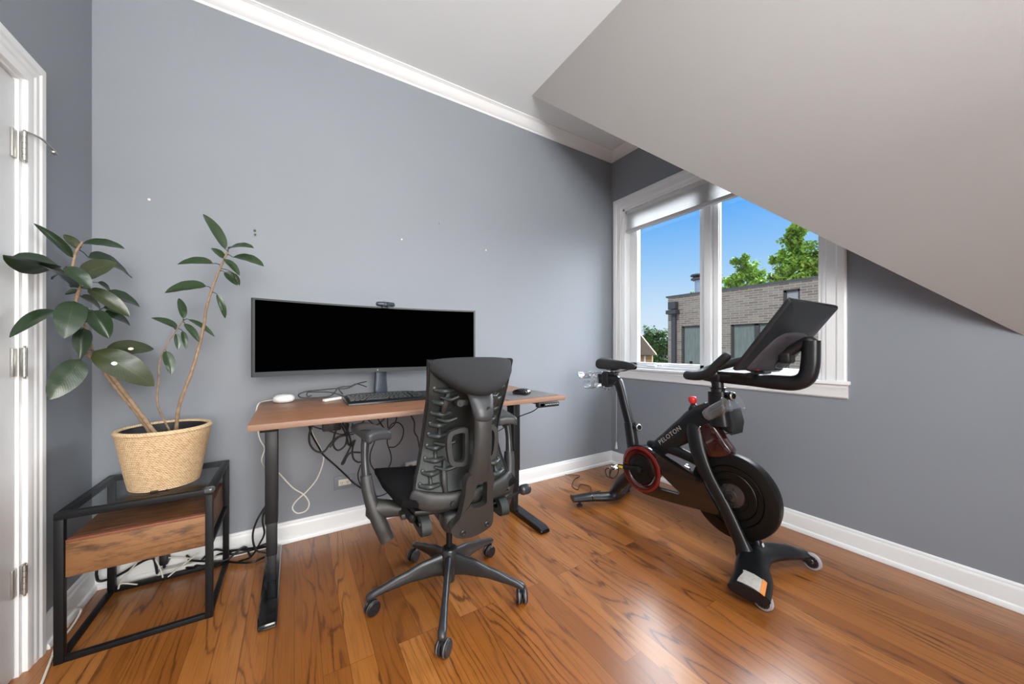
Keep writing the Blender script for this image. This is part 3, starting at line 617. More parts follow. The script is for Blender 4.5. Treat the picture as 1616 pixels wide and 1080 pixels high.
b = BM(); prism(b, [(0.22, -3.5), (0.22, 0.66), (3.0, 0.66), (3.0, -3.5)], lambda u, v, w: HF(w, u, v), 0.25, 4.0); obj('wall', b, 'stucco', t, flat=True)
b = BM(); prism(b, [(0.0, 0.70), (1.6, 2.85), (3.2, 0.70)], lambda u, v, w: HF(w, u, v), 0.0, 4.3); obj('roof', b, 'shingle', t, flat=True)
b = BM(); prism(b, [(0.52, -0.4), (0.60, -0.4), (0.60, 0.66), (0.52, 0.66)], lambda u, v, w: HF(w, u, v), 0.20, 0.25); obj('trim_board', b, 'white', t)
b = BM(); box(b, (3.2, -30, -3.6), (80, 60, -3.5)); struct('ground', b, 'ground', flat=True)

# ================================================================== DESK
t = thing('standing_desk', 'walnut topped height adjustable desk with black steel legs against the back wall', 'desk', (0.62, 2.0, 0))
b = BM(); box(b, (-0.150, 1.640, 0.795), (1.391, 2.320, 0.820), 0.003, 2); desk = obj('desktop', b, ['desk', 'deskedge'], t)
for p in desk.data.polygons:
    if abs(p.normal.z) < 0.6: p.material_index = 1
b = BM(); box(b, (-0.03, 1.96, 0.762), (1.27, 2.00, 0.794), 0.002); box(b, (-0.03, 2.06, 0.762), (1.27, 2.10, 0.794), 0.002)
for x in (-0.115, 1.215): box(b, (x, 1.70, 0.775), (x + 0.06, 2.27, 0.7945), 0.002)
obj('cross_beam', b, 'blackmetal', t)
for cx, fx in ((-0.089, -0.091), (1.248, 1.276)):
    b = BM(); box(b, (cx - 0.025, 1.960, 0.30), (cx + 0.025, 2.048, 0.776), 0.004); lg = obj('leg_column', b, 'desksteel', t)
    b = BM(); box(b, (cx - 0.021, 1.965, 0.15), (cx + 0.021, 2.043, 0.31), 0.003); obj('telescopic_stage', b, 'desksteel', lg)
    b = BM(); box(b, (cx - 0.017, 1.970, 0.030), (cx + 0.017, 2.038, 0.16), 0.003); obj('inner_stage', b, 'desksteel', lg)
    b = BM()
    rings = []; x = fx - 0.036
    for y, h, w in ((1.682, 0.012, 0.028), (1.688, 0.022, 0.031), (1.72, 0.032, 0.033), (1.98, 0.034, 0.033), (2.30, 0.032, 0.033), (2.335, 0.022, 0.031), (2.342, 0.012, 0.028)):
        rings.append([Vector((fx - w, y, 0.006)), Vector((fx + w, y, 0.006)), Vector((fx + w, y, h - 0.004)), Vector((fx + w - 0.004, y, h)), Vector((fx - w + 0.004, y, h)), Vector((fx - w, y, h - 0.004))])
    loft(b, rings); ft = obj('foot', b, 'deskfoot', t, sharp=40)
    for y in (1.72, 2.30):
        b = BM(); lathe(b, [(0.014, 0), (0.014, 0.007)], (x + 0.036, y, 0.0), (0, 0, 1), 14); obj('levelling_pad', b, 'caster', ft)
b = BM(); box(b, (1.185, 1.628, 0.765), (1.335, 1.665, 0.7945), 0.006, 3); cp = obj('control_panel', b, 'bezel', t, label='small slate control panel under the right front edge')
b = BM(); box(b, (1.196, 1.6262, 0.773), (1.222, 1.629, 0.789), 0.001); obj('display', b, 'screen', cp)
for i in range(7):
    b = BM(); lathe(b, [(0.0042, 0), (0.0042, 0.0018), (0.003, 0.0024)], (1.236 + i * 0.0142, 1.6285, 0.7805), (0, -1, 0), 10); obj('button', b, 'silver', cp)

# ------------------------------------------------------------------ curved ultrawide monitor
t = thing('curved_monitor', 'very wide curved monitor with a black switched off screen standing on the desk', 'monitor', (0.445, 2.19, 0.82))
MX0, MX1, MZ0, MZ1 = -0.172, 1.012, 0.967, 1.352
def my(x):   # screen curve: the ends come forward
    u = (x - 0.42) / 0.592; return 2.185 - 0.085 * u * u
def curved(bm, x0, x1, z0, z1, front, back, n=40, mi=0):
    rings = []
    for i in range(n + 1):
        x = x0 + (x1 - x0) * i / n; y = my(x); u = (x - 0.42) / 0.592; nx = Vector((0.287 * u, 1, 0)).normalized()
        rings.append([Vector((x, y, z0)) + nx * front, Vector((x, y, z1)) + nx * front, Vector((x, y, z1)) + nx * back, Vector((x, y, z0)) + nx * back])
    return loft(bm, rings, mi=mi)
b = BM(); curved(b, MX0, MX1, MZ0, MZ1, 0.004, 0.022); curved(b, MX0 + 0.25, MX1 - 0.25, MZ0 + 0.05, MZ1 - 0.05, 0.020, 0.055)
curved(b, MX0, MX1, MZ0, MZ0 + 0.024, -0.003, 0.006); curved(b, MX0, MX1, MZ1 - 0.009, MZ1, -0.003, 0.006); curved(b, MX0, MX0 + 0.010, MZ0, MZ1, -0.003, 0.006, 2); curved(b, MX1 - 0.010, MX1, MZ0, MZ1, -0.003, 0.006, 2)
obj('housing', b, 'bezel', t, sharp=40)
b = BM(); curved(b, MX0 + 0.009, MX1 - 0.009, MZ0 + 0.023, MZ1 - 0.008, 0.0005, 0.005); obj('screen', b, 'screen', t, sharp=40, label='black switched off panel')
b = BM(); lathe(b, [(0.003, 0), (0.003, 0.0008)], (0.418, my(0.418) - 0.003, MZ0 + 0.012), (0, -1, 0), 16); obj('maker_mark', b, 'silver', t)
b = BM(); sweep(b, [(0.445, 2.235, 0.832), (0.445, 2.238, 0.95), (0.445, 2.238, 1.13)], [(0.040, 0.016), (0.034, 0.016), (0.034, 0.016)], up=(0, 1, 0), n=20, power=4); box(b, (0.40, 2.205, 1.08), (0.49, 2.25, 1.18), 0.004); obj('stand_neck', b, 'stand', t)
b = BM(); prism(b, smooth_poly([(0.28, 2.300), (0.30, 2.17), (0.41, 2.135), (0.48, 2.135), (0.59, 2.17), (0.61, 2.300)], 4), lambda u, v, w: Vector((u, v, w)), 0.8208, 0.833, 0.003); obj('stand_base', b, 'stand', t)
# webcam
t = thing('webcam', 'slate coloured webcam with a round lens clipped on top of the monitor', 'webcam', (0.462, 2.18, 1.352))
b = BM(); sweep(b, [(0.416, 2.165, 1.366), (0.4585, 2.160, 1.366), (0.501, 2.165, 1.366)], [(0.012, 0.0135), (0.013, 0.0145), (0.012, 0.0135)], n=16); obj('body', b, 'stand', t)
b = BM(); lathe(b, [(0.012, 0), (0.012, 0.005), (0.009, 0.006), (0.008, 0.003), (0.001, 0.004)], (0.4585, 2.149, 1.366), (0, -1, 0), 20); obj('lens', b, 'bezel', t)
b = BM(); box(b, (0.438, 2.150, 1.3525), (0.478, 2.215, 1.357), 0.002); box(b, (0.442, 2.168, 1.343), (0.474, 2.1745, 1.355), 0.001); box(b, (0.442, 2.209, 1.325), (0.474, 2.216, 1.356), 0.002); obj('clip', b, 'bezel', t)

# keyboard with separate keycaps
t = thing('keyboard', 'black full size computer keyboard lying in front of the monitor', 'keyboard', (0.455, 2.02, 0.8205), math.radians(1.0))
b = BM(); prism(b, [(-0.10, 0), (0.095, 0), (0.095, 0.026), (0.085, 0.028), (-0.05, 0.014), (-0.098, 0.010)], lambda u, v, w: Vector((w, u, v)), -0.228, 0.228, 0.002); obj('case', b, 'kbd', t, local=True)
b = BM(); rings = []
for z, k in ((0, 1.0), (0.007, 0.80)): rings.append([Vector((x * k, y * k + 0.0008 * (z > 0), z)) for x, y in ((-0.0085, -0.0085), (0.0085, -0.0085), (0.0085, 0.0085), (-0.0085, 0.0085))])
loft(b, rings); kc = obj('keycap', b, 'keys', t, local=True, flat=True)
first = True
for row in range(6):
    y = 0.074 - row * 0.0205 - (0.004 if row else 0); z = 0.0265 - (0.085 - y) * 0.104
    x = -0.214
    widths = {0: [1] * 13 + [1] * 3, 1: [1] * 13 + [2, 1], 2: [1.5] + [1] * 12 + [1.5, 1], 3: [1.75] + [1] * 11 + [2.25, 1], 4: [2.25] + [1] * 10 + [2.75, 1], 5: [1.25, 1.25, 1.25, 6.25, 1.25, 1.25, 1.25, 1.25, 1]}[row]
    for i, w in enumerate(widths + ([1, 1, 1] if row not in (0, 5) else [1, 1])):
        if i == len(widths): x += 0.010
        cx = x + w * 0.0198 / 2; x += w * 0.0198
        if cx > 0.222: break
        o = kc if first else kc.copy()
        if not first: C.objects.link(o); o.parent = t
        first = False; o.location = (cx, y, z); o.scale = ((w * 0.0198 - 0.0028) / 0.017, 1, 1)
# mouse pad and mouse
b = BM(); prism(b, [(1.00, 1.655), (1.375, 1.690), (1.352, 1.985), (0.978, 1.955)], lambda u, v, w: Vector((u, v, w)), 0.8205, 0.8240, 0.001); obj('mouse_pad', b, 'padgrey', None, label='flat light grey mouse pad at the right end of the desk', cat='mouse pad')
t = thing('computer_mouse', 'black wireless mouse on the light grey pad', 'mouse', (1.178, 1.80, 0.8242), math.radians(20))
def mfn(p):
    h = max(0, 1 - (p.y / 0.066) ** 2); return Vector((p.x * (0.86 + 0.14 * math.cos(p.y * 40)), p.y, (p.z + 0.019) * (0.45 + 0.55 * (h ** 0.6)) * (1.05 - 2.5 * abs(p.x)) * (1.0 + p.y * -3.0)))
b = BM(); rbox(b, (0, 0, 0), (0.066, 0.118, 0.038), 0.017, 8, fn=mfn); obj('shell', b, 'bikegloss', t, local=True, sharp=60)
b = BM(); lathe(b, [(0.008, -0.004), (0.0105, -0.002), (0.0105, 0.002), (0.008, 0.004)], (0, 0.028, 0.024), (1, 0, 0), 16); obj('scroll_wheel', b, 'caster', t, local=True)
# white puck and white stick
t = thing('white_charging_puck', 'round white plastic puck at the left end of the desk', 'charger', (-0.046, 2.235, 0.8205))
b = BM(); lathe(b, [(0.030, 0), (0.042, 0.003), (0.049, 0.012), (0.050, 0.020), (0.047, 0.030), (0.036, 0.038), (0.018, 0.0415), (0.001, 0.042)], (-0.046, 2.235, 0.8205), (0, 0, 1), 36); obj('shell', b, 'white', t, sharp=50)
b = BM(); lathe(b, [(0.0475, 0), (0.0500, 0.0006), (0.0500, 0.002), (0.0475, 0.0026)], (-0.046, 2.235, 0.8325), (0, 0, 1), 36); obj('seam_ring', b, 'ivory', t)
b = BM(); box(b, (-0.056, -0.011, 0), (0.056, 0.011, 0.014), 0.004, 3, Matrix.Rotation(math.radians(38), 3, 'Z')); b.transform(Matrix.Translation((0.178, 2.165, 0.8207))); obj('white_stick', b, 'white', None, label='slim white plastic bar lying left of the keyboard', cat='dongle')

# ------------------------------------------------------------------ outlets
t = thing('wall_outlet', 'painted wall plate with an ivory socket low on the back wall', 'outlet', (0.265, D, 0.285))
b = BM(); box(b, (0.206, D - 0.008, 0.243), (0.325, D - 0.0005, 0.325), 0.004); obj('cover_plate', b, 'greyplate', t)
b = BM(); box(b, (0.229, D - 0.012, 0.266), (0.300, D - 0.007, 0.303), 0.003); s = obj('socket', b, 'ivory', t, label='ivory duplex socket')
b = BM()
for x in (0.247, 0.281): box(b, (x - 0.006, D - 0.0126, 0.278), (x - 0.004, D - 0.0118, 0.290)); box(b, (x + 0.003, D - 0.0126, 0.279), (x + 0.005, D - 0.0118, 0.289)); lathe(b, [(0.002, 0), (0.002, 0.0008)], (x, D - 0.0118, 0.273), (0, -1, 0), 8)
obj('slots', b, 'chairdark', s)
t = thing('white_wall_jack', 'white wall plate half hidden behind the seat of the office chair', 'wall plate', (0.68, D, 0.32))
b = BM(); box(b, (0.632, D - 0.030, 0.296), (0.735, D - 0.0005, 0.340), 0.004); obj('plate', b, 'white', t)
b = BM(); box(b, (0.650, D - 0.033, 0.306), (0.672, D - 0.029, 0.326), 0.001); obj('port', b, 'castergrey', t)

# power brick screwed below the desk
t = thing('power_adapter', 'black power adapter block hanging under the desktop', 'power adapter', (0.17, 2.0, 0.735))
b = BM(); box(b, (0.120, 1.99, 0.690), (0.205, 2.03, 0.758), 0.006); obj('block', b, 'caster', t)
b = BM(); box(b, (0.150, 1.987, 0.700), (0.178, 1.9905, 0.748), 0.001); obj('rating_plate', b, 'bezel', t)

# ------------------------------------------------------------------ cables
def cable(pts, r, m, label, cat='cable', group=None, name='power_cable'):
    b = BM(); tube(b, pts, r, 7, 5); return obj(name, b, m, None, label=label, cat=cat, group=group, sharp=80)
LEAVES_LEFT = [([-0.71, 1.997, 1.452], [-0.75, 1.892, 1.537], 0.0322), ([-0.698, 2.011, 1.485], [-0.74, 2.026, 1.545], 0.0337), ([-0.691, 2.018, 1.513], [-0.581, 2.022, 1.52], 0.0684), ([-0.681, 1.968, 1.376], [-0.583, 1.931, 1.437], 0.0752), ([-0.69, 2.059, 1.468], [-0.598, 2.196, 1.431], 0.1049), ([-0.714, 1.902, 1.391], [-0.738, 1.714, 1.373], 0.105), ([-0.696, 1.95, 1.334], [-0.733, 1.767, 1.414], 0.105), ([-0.693, 1.909, 1.402], [-0.625, 1.888, 1.331], 0.0503), ([-0.732, 2.015, 1.393], [-0.781, 2.043, 1.373], 0.0371), ([-0.705, 2.045, 1.332], [-0.74, 2.027, 1.316], 0.0263), ([-0.67, 2.0, 1.339], [-0.555, 1.99, 1.242], 0.0553), ([-0.654, 2.09, 1.327], [-0.569, 2.179, 1.299], 0.0783), ([-0.71, 2.059, 1.311], [-0.67, 2.132, 1.265], 0.059), ([-0.663, 2.101, 1.251], [-0.599, 2.179, 1.213], 0.0668), ([-0.664, 1.881, 1.276], [-0.651, 1.785, 1.153], 0.0733), ([-0.714, 1.902, 1.242], [-0.741, 1.731, 1.161], 0.0602), ([-0.653, 1.978, 1.252], [-0.597, 1.937, 1.152], 0.063), ([-0.673, 1.977, 1.183], [-0.666, 1.923, 1.078], 0.0486), ([-0.669, 1.94, 1.068], [-0.71, 1.859, 0.938], 0.0787), ([-0.655, 1.996, 1.099], [-0.481, 1.974, 0.965], 0.1033), ([-0.654, 2.09, 1.094], [-0.523, 2.139, 1.117], 0.0879), ([-0.685, 2.121, 1.378], [-0.657, 2.177, 1.336], 0.0467), ([-0.668, 2.116, 1.275], [-0.63, 2.16, 1.256], 0.0379), ([-0.682, 2.028, 1.266], [-0.671, 2.038, 1.227], 0.0212)]
LEAVES_RIGHT = [([-0.26, 1.997, 1.547], [-0.341, 2.06, 1.718], 0.0466), ([-0.248, 1.994, 1.551], [-0.156, 1.941, 1.562], 0.0662), ([-0.233, 1.989, 1.514], [-0.117, 1.952, 1.488], 0.0747), ([-0.267, 1.999, 1.504], [-0.312, 2.038, 1.56], 0.035), ([-0.262, 1.986, 1.501], [-0.202, 1.931, 1.432], 0.0339), ([-0.263, 1.998, 1.446], [-0.216, 2.008, 1.395], 0.0434), ([-0.231, 2.001, 1.445], [-0.21, 2.018, 1.395], 0.02), ([-0.304, 2.011, 1.481], [-0.425, 2.022, 1.473], 0.0629), ([-0.327, 2.018, 1.38], [-0.465, 2.02, 1.349], 0.0697), ([-0.29, 2.007, 1.347], [-0.26, 2.022, 1.243], 0.0279)]
LEAVES_MIDDLE = [([-0.412, 2.068, 1.238], [-0.434, 2.113, 1.336], 0.0306), ([-0.436, 2.076, 1.197], [-0.524, 2.114, 1.247], 0.0399), ([-0.394, 2.063, 1.235], [-0.297, 2.009, 1.167], 0.0278), ([-0.402, 2.04, 1.215], [-0.345, 1.986, 1.14], 0.029), ([-0.41, 2.043, 1.182], [-0.392, 2.012, 1.108], 0.0227), ([-0.431, 2.049, 1.172], [-0.422, 2.033, 1.105], 0.0236), ([-0.466, 2.058, 1.097], [-0.441, 2.026, 1.0], 0.0378), ([-0.462, 2.083, 1.211], [-0.438, 2.089, 1.197], 0.0176)]
STEM_LEFT = [[-0.49, 2.05, 0.72], [-0.586, 2.202, 0.859], [-0.611, 2.087, 0.954], [-0.645, 2.061, 1.03], [-0.683, 2.026, 1.091], [-0.695, 2.015, 1.164], [-0.705, 2.003, 1.234], [-0.703, 2.005, 1.291], [-0.697, 2.013, 1.353], [-0.713, 1.994, 1.366], [-0.709, 1.999, 1.424], [-0.703, 2.005, 1.476], [-0.692, 2.017, 1.515]]
STEM_LEFT2 = [[-0.505, 2.07, 0.72], [-0.62, 2.216, 0.857], [-0.636, 2.173, 0.936], [-0.668, 2.134, 1.008], [-0.686, 2.083, 1.098], [-0.687, 2.063, 1.135], [-0.698, 2.052, 1.209]]
STEM_RIGHT = [[-0.44, 2.08, 0.72], [-0.421, 2.046, 0.863], [-0.379, 2.034, 1.007], [-0.356, 2.027, 1.105], [-0.337, 2.021, 1.203], [-0.327, 2.018, 1.286], [-0.3, 2.01, 1.394], [-0.267, 1.999, 1.495], [-0.25, 1.994, 1.536]]
STEM_MIDDLE = [[-0.46, 2.1, 0.72], [-0.494, 2.066, 0.87], [-0.49, 2.066, 0.977], [-0.489, 2.065, 1.033], [-0.469, 2.059, 1.113], [-0.431, 2.049, 1.186], [-0.408, 2.042, 1.228]]
UNDER = [
    [[0.066, 2.1, 0.706], [0.079, 2.12, 0.653], [0.11, 2.15, 0.581], [0.136, 2.18, 0.524], [0.199, 2.25, 0.437], [0.266, 2.3, 0.345], [0.303, 2.32, 0.293], [0.344, 2.3, 0.26], [0.365, 2.27, 0.25]] ,
    [[0.076, 2.06, 0.712], [0.065, 2.06, 0.668], [0.068, 2.06, 0.622], [0.094, 2.06, 0.582], [0.129, 2.06, 0.573], [0.158, 2.06, 0.609], [0.195, 2.06, 0.641], [0.238, 2.06, 0.645]] ,
    [[0.076, 2.06, 0.712], [0.111, 2.06, 0.695], [0.158, 2.06, 0.676], [0.207, 2.06, 0.653], [0.244, 2.06, 0.655], [0.295, 2.06, 0.659], [0.328, 2.06, 0.658]] ,
    [[0.188, 2.06, 0.672], [0.177, 2.06, 0.626], [0.179, 2.06, 0.585], [0.201, 2.06, 0.563], [0.232, 2.06, 0.584], [0.241, 2.06, 0.624], [0.244, 2.06, 0.7]] ,
    [[0.207, 2.06, 0.711], [0.232, 2.06, 0.653], [0.247, 2.06, 0.596], [0.263, 2.06, 0.587], [0.25, 2.06, 0.637], [0.232, 2.06, 0.708]] ,
    [[0.219, 2.06, 0.709], [0.25, 2.06, 0.644], [0.257, 2.06, 0.595], [0.244, 2.06, 0.596], [0.238, 2.06, 0.645], [0.247, 2.06, 0.699]] ,
    [[0.273, 2.06, 0.606], [0.244, 2.06, 0.548], [0.216, 2.06, 0.495], [0.225, 2.06, 0.493], [0.241, 2.06, 0.528], [0.263, 2.06, 0.544], [0.308, 2.06, 0.537]] ,
    [[0.282, 2.06, 0.605], [0.269, 2.06, 0.558], [0.273, 2.06, 0.509], [0.295, 2.06, 0.484], [0.308, 2.06, 0.482]] ,
    [[0.263, 2.06, 0.704], [0.279, 2.06, 0.661], [0.302, 2.06, 0.693], [0.321, 2.06, 0.712]] ,
    [[0.408, 2.06, 0.695], [0.429, 2.06, 0.656], [0.45, 2.06, 0.625], [0.446, 2.06, 0.574], [0.464, 2.06, 0.513], [0.468, 2.06, 0.469], [0.454, 2.06, 0.431]] ,
    [[0.45, 2.06, 0.712], [0.454, 2.06, 0.653], [0.478, 2.06, 0.676], [0.514, 2.06, 0.676], [0.54, 2.06, 0.636], [0.529, 2.06, 0.577], [0.493, 2.06, 0.542], [0.457, 2.06, 0.544]] ,
    [[0.507, 2.06, 0.713], [0.493, 2.06, 0.671], [0.464, 2.06, 0.645], [0.443, 2.06, 0.644], [0.415, 2.06, 0.68], [0.401, 2.06, 0.71]] ,
    [[0.577, 2.06, 0.714], [0.596, 2.06, 0.674], [0.596, 2.06, 0.621], [0.615, 2.06, 0.581], [0.626, 2.06, 0.518]] ,
    [[0.378, 2.06, 0.588], [0.357, 2.06, 0.53], [0.357, 2.06, 0.474], [0.378, 2.06, 0.431]] ,
    [[0.308, 2.06, 0.468], [0.295, 2.06, 0.422], [0.302, 2.06, 0.378], [0.328, 2.06, 0.331], [0.388, 2.06, 0.282], [0.429, 2.06, 0.28], [0.454, 2.06, 0.289]] ,
    [[0.341, 2.06, 0.717], [0.388, 2.06, 0.676], [0.429, 2.06, 0.7], [0.443, 2.06, 0.72]] ,
    [[0.269, 2.06, 0.648], [0.238, 2.06, 0.645], [0.195, 2.06, 0.637], [0.158, 2.06, 0.595]] ,
]
WHITE_LOOP = [[0.069, 2.2, 0.69], [0.095, 2.2, 0.619], [0.131, 2.2, 0.536], [0.136, 2.2, 0.481], [0.105, 2.2, 0.392], [0.054, 2.2, 0.332], [0.009, 2.2, 0.295], [-0.008, 2.2, 0.259], [0.014, 2.2, 0.228], [0.054, 2.2, 0.232], [0.068, 2.2, 0.27], [0.044, 2.2, 0.32], [-0.006, 2.2, 0.368], [-0.068, 2.2, 0.458]]
WHITE_DROP = [[-0.149, 2.1, 0.707], [-0.14, 2.1, 0.662], [-0.123, 2.1, 0.617]]
LEG_CABLE = [[-0.124, 2.25, 0.284], [-0.164, 2.25, 0.215], [-0.182, 2.25, 0.141], [-0.168, 2.25, 0.064], [-0.124, 2.25, 0.034]]
LEG_CABLE2 = [[-0.13, 2.25, 0.274], [-0.141, 2.25, 0.209], [-0.133, 2.25, 0.139], [-0.155, 2.25, 0.088]]
TB_F1 = [[-0.756, 2.33, 0.107], [-0.769, 2.33, 0.083], [-0.745, 2.33, 0.057], [-0.692, 2.33, 0.063], [-0.628, 2.33, 0.094], [-0.587, 2.3, 0.12], [-0.563, 2.3, 0.116], [-0.556, 2.3, 0.087], [-0.551, 2.3, 0.045]]
TB_F2 = [[-0.679, 2.3, 0.021], [-0.665, 2.3, 0.058], [-0.62, 2.3, 0.114]]
TB_F3 = [[-0.614, 2.28, 0.025], [-0.664, 2.28, 0.046], [-0.673, 2.28, 0.027]]
TB_F4 = [[-0.558, 2.3, 0.114], [-0.534, 2.28, 0.064], [-0.525, 2.27, 0.033]]
TB_F5 = [[-0.501, 2.25, 0.039], [-0.455, 2.28, 0.064], [-0.402, 2.3, 0.093]]
TB_F6 = [[-0.441, 2.34, 0.06], [-0.523, 2.34, 0.089], [-0.548, 2.34, 0.097]]
TB_L = [[-0.74, 2.019, 0.093], [-0.74, 2.142, 0.024], [-0.74, 2.109, 0.006], [-0.74, 2.038, -0.011], [-0.74, 1.981, -0.002]]
TB_L2 = [[-0.731, 1.922, 0.008], [-0.716, 1.873, 0.008], [-0.703, 1.794, 0.008]]
PILE0 = [[-0.544, 2.341, 0.02], [-0.515, 2.349, 0.02], [-0.473, 2.369, 0.02], [-0.404, 2.374, 0.02], [-0.336, 2.376, 0.02], [-0.268, 2.291, 0.02], [-0.188, 2.241, 0.02], [-0.136, 2.259, 0.02]]
PILE1 = [[-0.474, 2.35, 0.02], [-0.437, 2.32, 0.02], [-0.393, 2.313, 0.02], [-0.447, 2.373, 0.02], [-0.399, 2.415, 0.02], [-0.32, 2.38, 0.02]]
PILE2 = [[-0.369, 2.234, 0.02], [-0.317, 2.28, 0.02], [-0.279, 2.385, 0.02], [-0.201, 2.4, 0.02], [-0.131, 2.389, 0.02]]
PILE3 = [[-0.362, 2.476, 0.02], [-0.328, 2.401, 0.02], [-0.261, 2.329, 0.02], [-0.196, 2.334, 0.02], [-0.126, 2.306, 0.02]]
PILE4 = [[-0.45, 2.389, 0.02], [-0.379, 2.291, 0.02], [-0.297, 2.295, 0.02], [-0.226, 2.33, 0.02], [-0.198, 2.291, 0.02]]
PILE5 = [[-0.456, 2.365, 0.02], [-0.42, 2.406, 0.02], [-0.354, 2.344, 0.02], [-0.288, 2.361, 0.02], [-0.124, 2.275, 0.02]]
REAR = [[2.021, 2.32, 0.006], [2.095, 2.284, 0.006], [1.975, 2.223, 0.006], [1.88, 2.137, 0.006], [1.845, 2.064, 0.006], [2.005, 2.13, 0.006], [1.987, 2.071, 0.006], [1.89, 1.935, 0.006]]
REAR2 = [[2.109, 1.951, 0.03], [2.017, 1.901, 0.03], [1.97, 1.88, 0.03]]
CTRLC = [[1.338, 1.85, 0.728], [1.312, 1.85, 0.685], [1.267, 1.85, 0.653], [1.199, 1.85, 0.617], [1.115, 1.85, 0.584], [1.069, 1.85, 0.573], [1.023, 1.85, 0.579]]
DESKC1 = [[0.358, 2.2, 0.912], [0.307, 2.2, 0.901], [0.254, 2.2, 0.878], [0.194, 2.2, 0.881], [0.117, 2.2, 0.877], [0.061, 2.2, 0.875], [0.021, 2.2, 0.861], [0.028, 2.2, 0.845], [0.061, 2.2, 0.839], [0.117, 2.2, 0.837], [0.174, 2.2, 0.843], [0.211, 2.2, 0.885]]
DESKC2 = [[0.358, 2.2, 0.882], [0.307, 2.2, 0.901], [0.274, 2.2, 0.89], [0.213, 2.2, 0.884], [0.233, 2.2, 0.848]]
DESKC3 = [[0.079, 2.2, 0.85], [0.061, 2.2, 0.847], [0.061, 2.2, 0.868], [0.098, 2.2, 0.868], [0.174, 2.2, 0.861], [0.241, 2.2, 0.834]]
PUCKC = [[-0.091, 2.31, 0.826], [-0.136, 2.305, 0.826], [-0.152, 2.193, 0.826], [-0.151, 2.019, 0.826], [-0.147, 1.946, 0.826]]
WHERE = ['long black cable sloping from the desk down towards the wall outlet', 'black cable in a wide round loop at the left of the tangle under the desk', 'black cable running level under the desktop past the adapter']
for i, pts in enumerate(UNDER):
    pts = [(x, min(y, 2.37), z) for x, y, z in pts]
    if i > 2: pts = [(x, y + 0.012 * (i % 4) - 0.01, z) for x, y, z in pts]
    r = 0.0048 if i in (0, 1, 3, 4, 5, 6, 7) else 0.0034
    if i == 12: lab = 'single thin black cable hanging behind the chair back, right of the tangle'
    elif i == 14: lab = 'black cable sagging behind the left chair arm down below the seat level'
    elif i == 10: lab = 'thin black cable in a big round loop right of the left armrest'
    elif i < 3: lab = WHERE[i]
    else: lab = {3: 'thick black cable hanging in a U below the adapter block', 4: 'thick black cable doubled back in the bundle left of the left armrest', 5: 'thick black cable doubled back in the bundle left of the left armrest', 6: 'thick black cable folded to a narrow point low in the tangle', 7: 'thick black cable curving in a U against the left arm post', 8: 'short thin black cable in a V under the desktop behind the left armrest', 9: 'thin black cable dangling straight down towards the seat right of the armrest', 11: 'thin black cable swagged close under the desktop right of the armrest', 13: 'thin black cable bowing beside the left arm post down to the seat corner', 15: 'short thin black cable sagging just above the left armrest', 16: 'thin black cable running left from the bundle at armrest height'}[i]
    cable(pts, r, 'bcable', lab, group='black cables hanging under the desk', name='hanging_cable')
cable(WHITE_LOOP, 0.0036, 'wcable', 'white cable hanging below the desk and curling in a teardrop loop', name='white_cable')
cable([(-0.092, 2.235, 0.828)] + PUCKC[:1] + [(-0.140, 2.27, 0.826), (-0.157, 2.20, 0.820), (-0.160, 2.14, 0.78)] + WHITE_DROP + [(-0.135, 2.10, 0.56), (-0.118, 2.16, 0.50), (-0.080, 2.19, 0.46)], 0.0032, 'wcable', 'white cable from the puck running over the left desk edge', name='white_cable')
cable(DESKC1, 0.0034, 'bcable', 'black cable coiled in a wide flat loop behind the keyboard', name='desk_cable')
cable(DESKC2, 0.0030, 'bcable', 'black cable kinked from the monitor stand to the keyboard corner', name='desk_cable')
cable(DESKC3, 0.0030, 'bcable', 'thin black cable looped inside the coil beside the white bar', name='desk_cable')
cable([(1.200, 1.650, 0.768)] + [(1.19, 1.70, 0.735), (1.16, 1.80, 0.69), (1.13, 1.86, 0.64), (1.05, 1.87, 0.60), (0.95, 1.87, 0.585), (0.84, 1.90, 0.60)], 0.003, 'bcable', 'thin black lead curving from the desk control panel behind the chair', name='control_lead')
cable([(-0.124, 2.10, 0.30)] + LEG_CABLE + [(-0.09, 2.25, 0.012)], 0.0048, 'bcable', 'thick black cable drooping in an oval loop left of the left desk leg', name='leg_cable')
cable([(-0.128, 2.12, 0.29)] + LEG_CABLE2 + [(-0.19, 2.26, 0.03), (-0.24, 2.28, 0.012)], 0.0048, 'bcable', 'thick black cable hanging close against the left desk leg', name='leg_cable')
def clampf(pts, lo=0.008):
    return [(max(x, XL + 0.035), min(y, 2.352), max(z, lo)) for x, y, z in pts]
PL_ = ['black floor cable running the length of the pile behind the side table', 'short black floor cable curled at the left end of the pile', 'black floor cable arching at the right end of the pile', 'black floor cable under the others beside the rear table leg', 'black floor cable weaving through the middle of the pile', 'black floor cable nearest the wall in the pile']
for i, pts in enumerate((PILE0, PILE1, PILE2, PILE3, PILE4, PILE5)):
    pts = [(x, y, 0.010 + 0.011 * i * abs(math.sin(j * 1.3 + i)) + 0.004 * (i % 3)) for j, (x, y, z) in enumerate(pts)]
    cable(clampf(pts), 0.0052, 'bcable', PL_[i], group='black floor cables behind the side table', name='floor_cable')
cable(clampf(TB_F1), 0.0055, 'bcable', 'black cable looping out from the corner under the side table', name='floor_cable')
cable(clampf(TB_F2), 0.0032, 'wcable', 'white cable rising from the rear left table leg under the drawer', name='white_floor_cable')
cable(clampf(TB_F3), 0.0032, 'wcable', 'short white cable end lying behind the bottom bar of the side table', name='white_floor_cable')
cable(clampf(TB_F4), 0.0032, 'wcable', 'white cable bent down beside the plugged socket under the drawer', name='white_floor_cable')
cable(clampf(TB_F5), 0.0032, 'wcable', 'straight white cable slanting up to the right behind the side table', name='white_floor_cable')
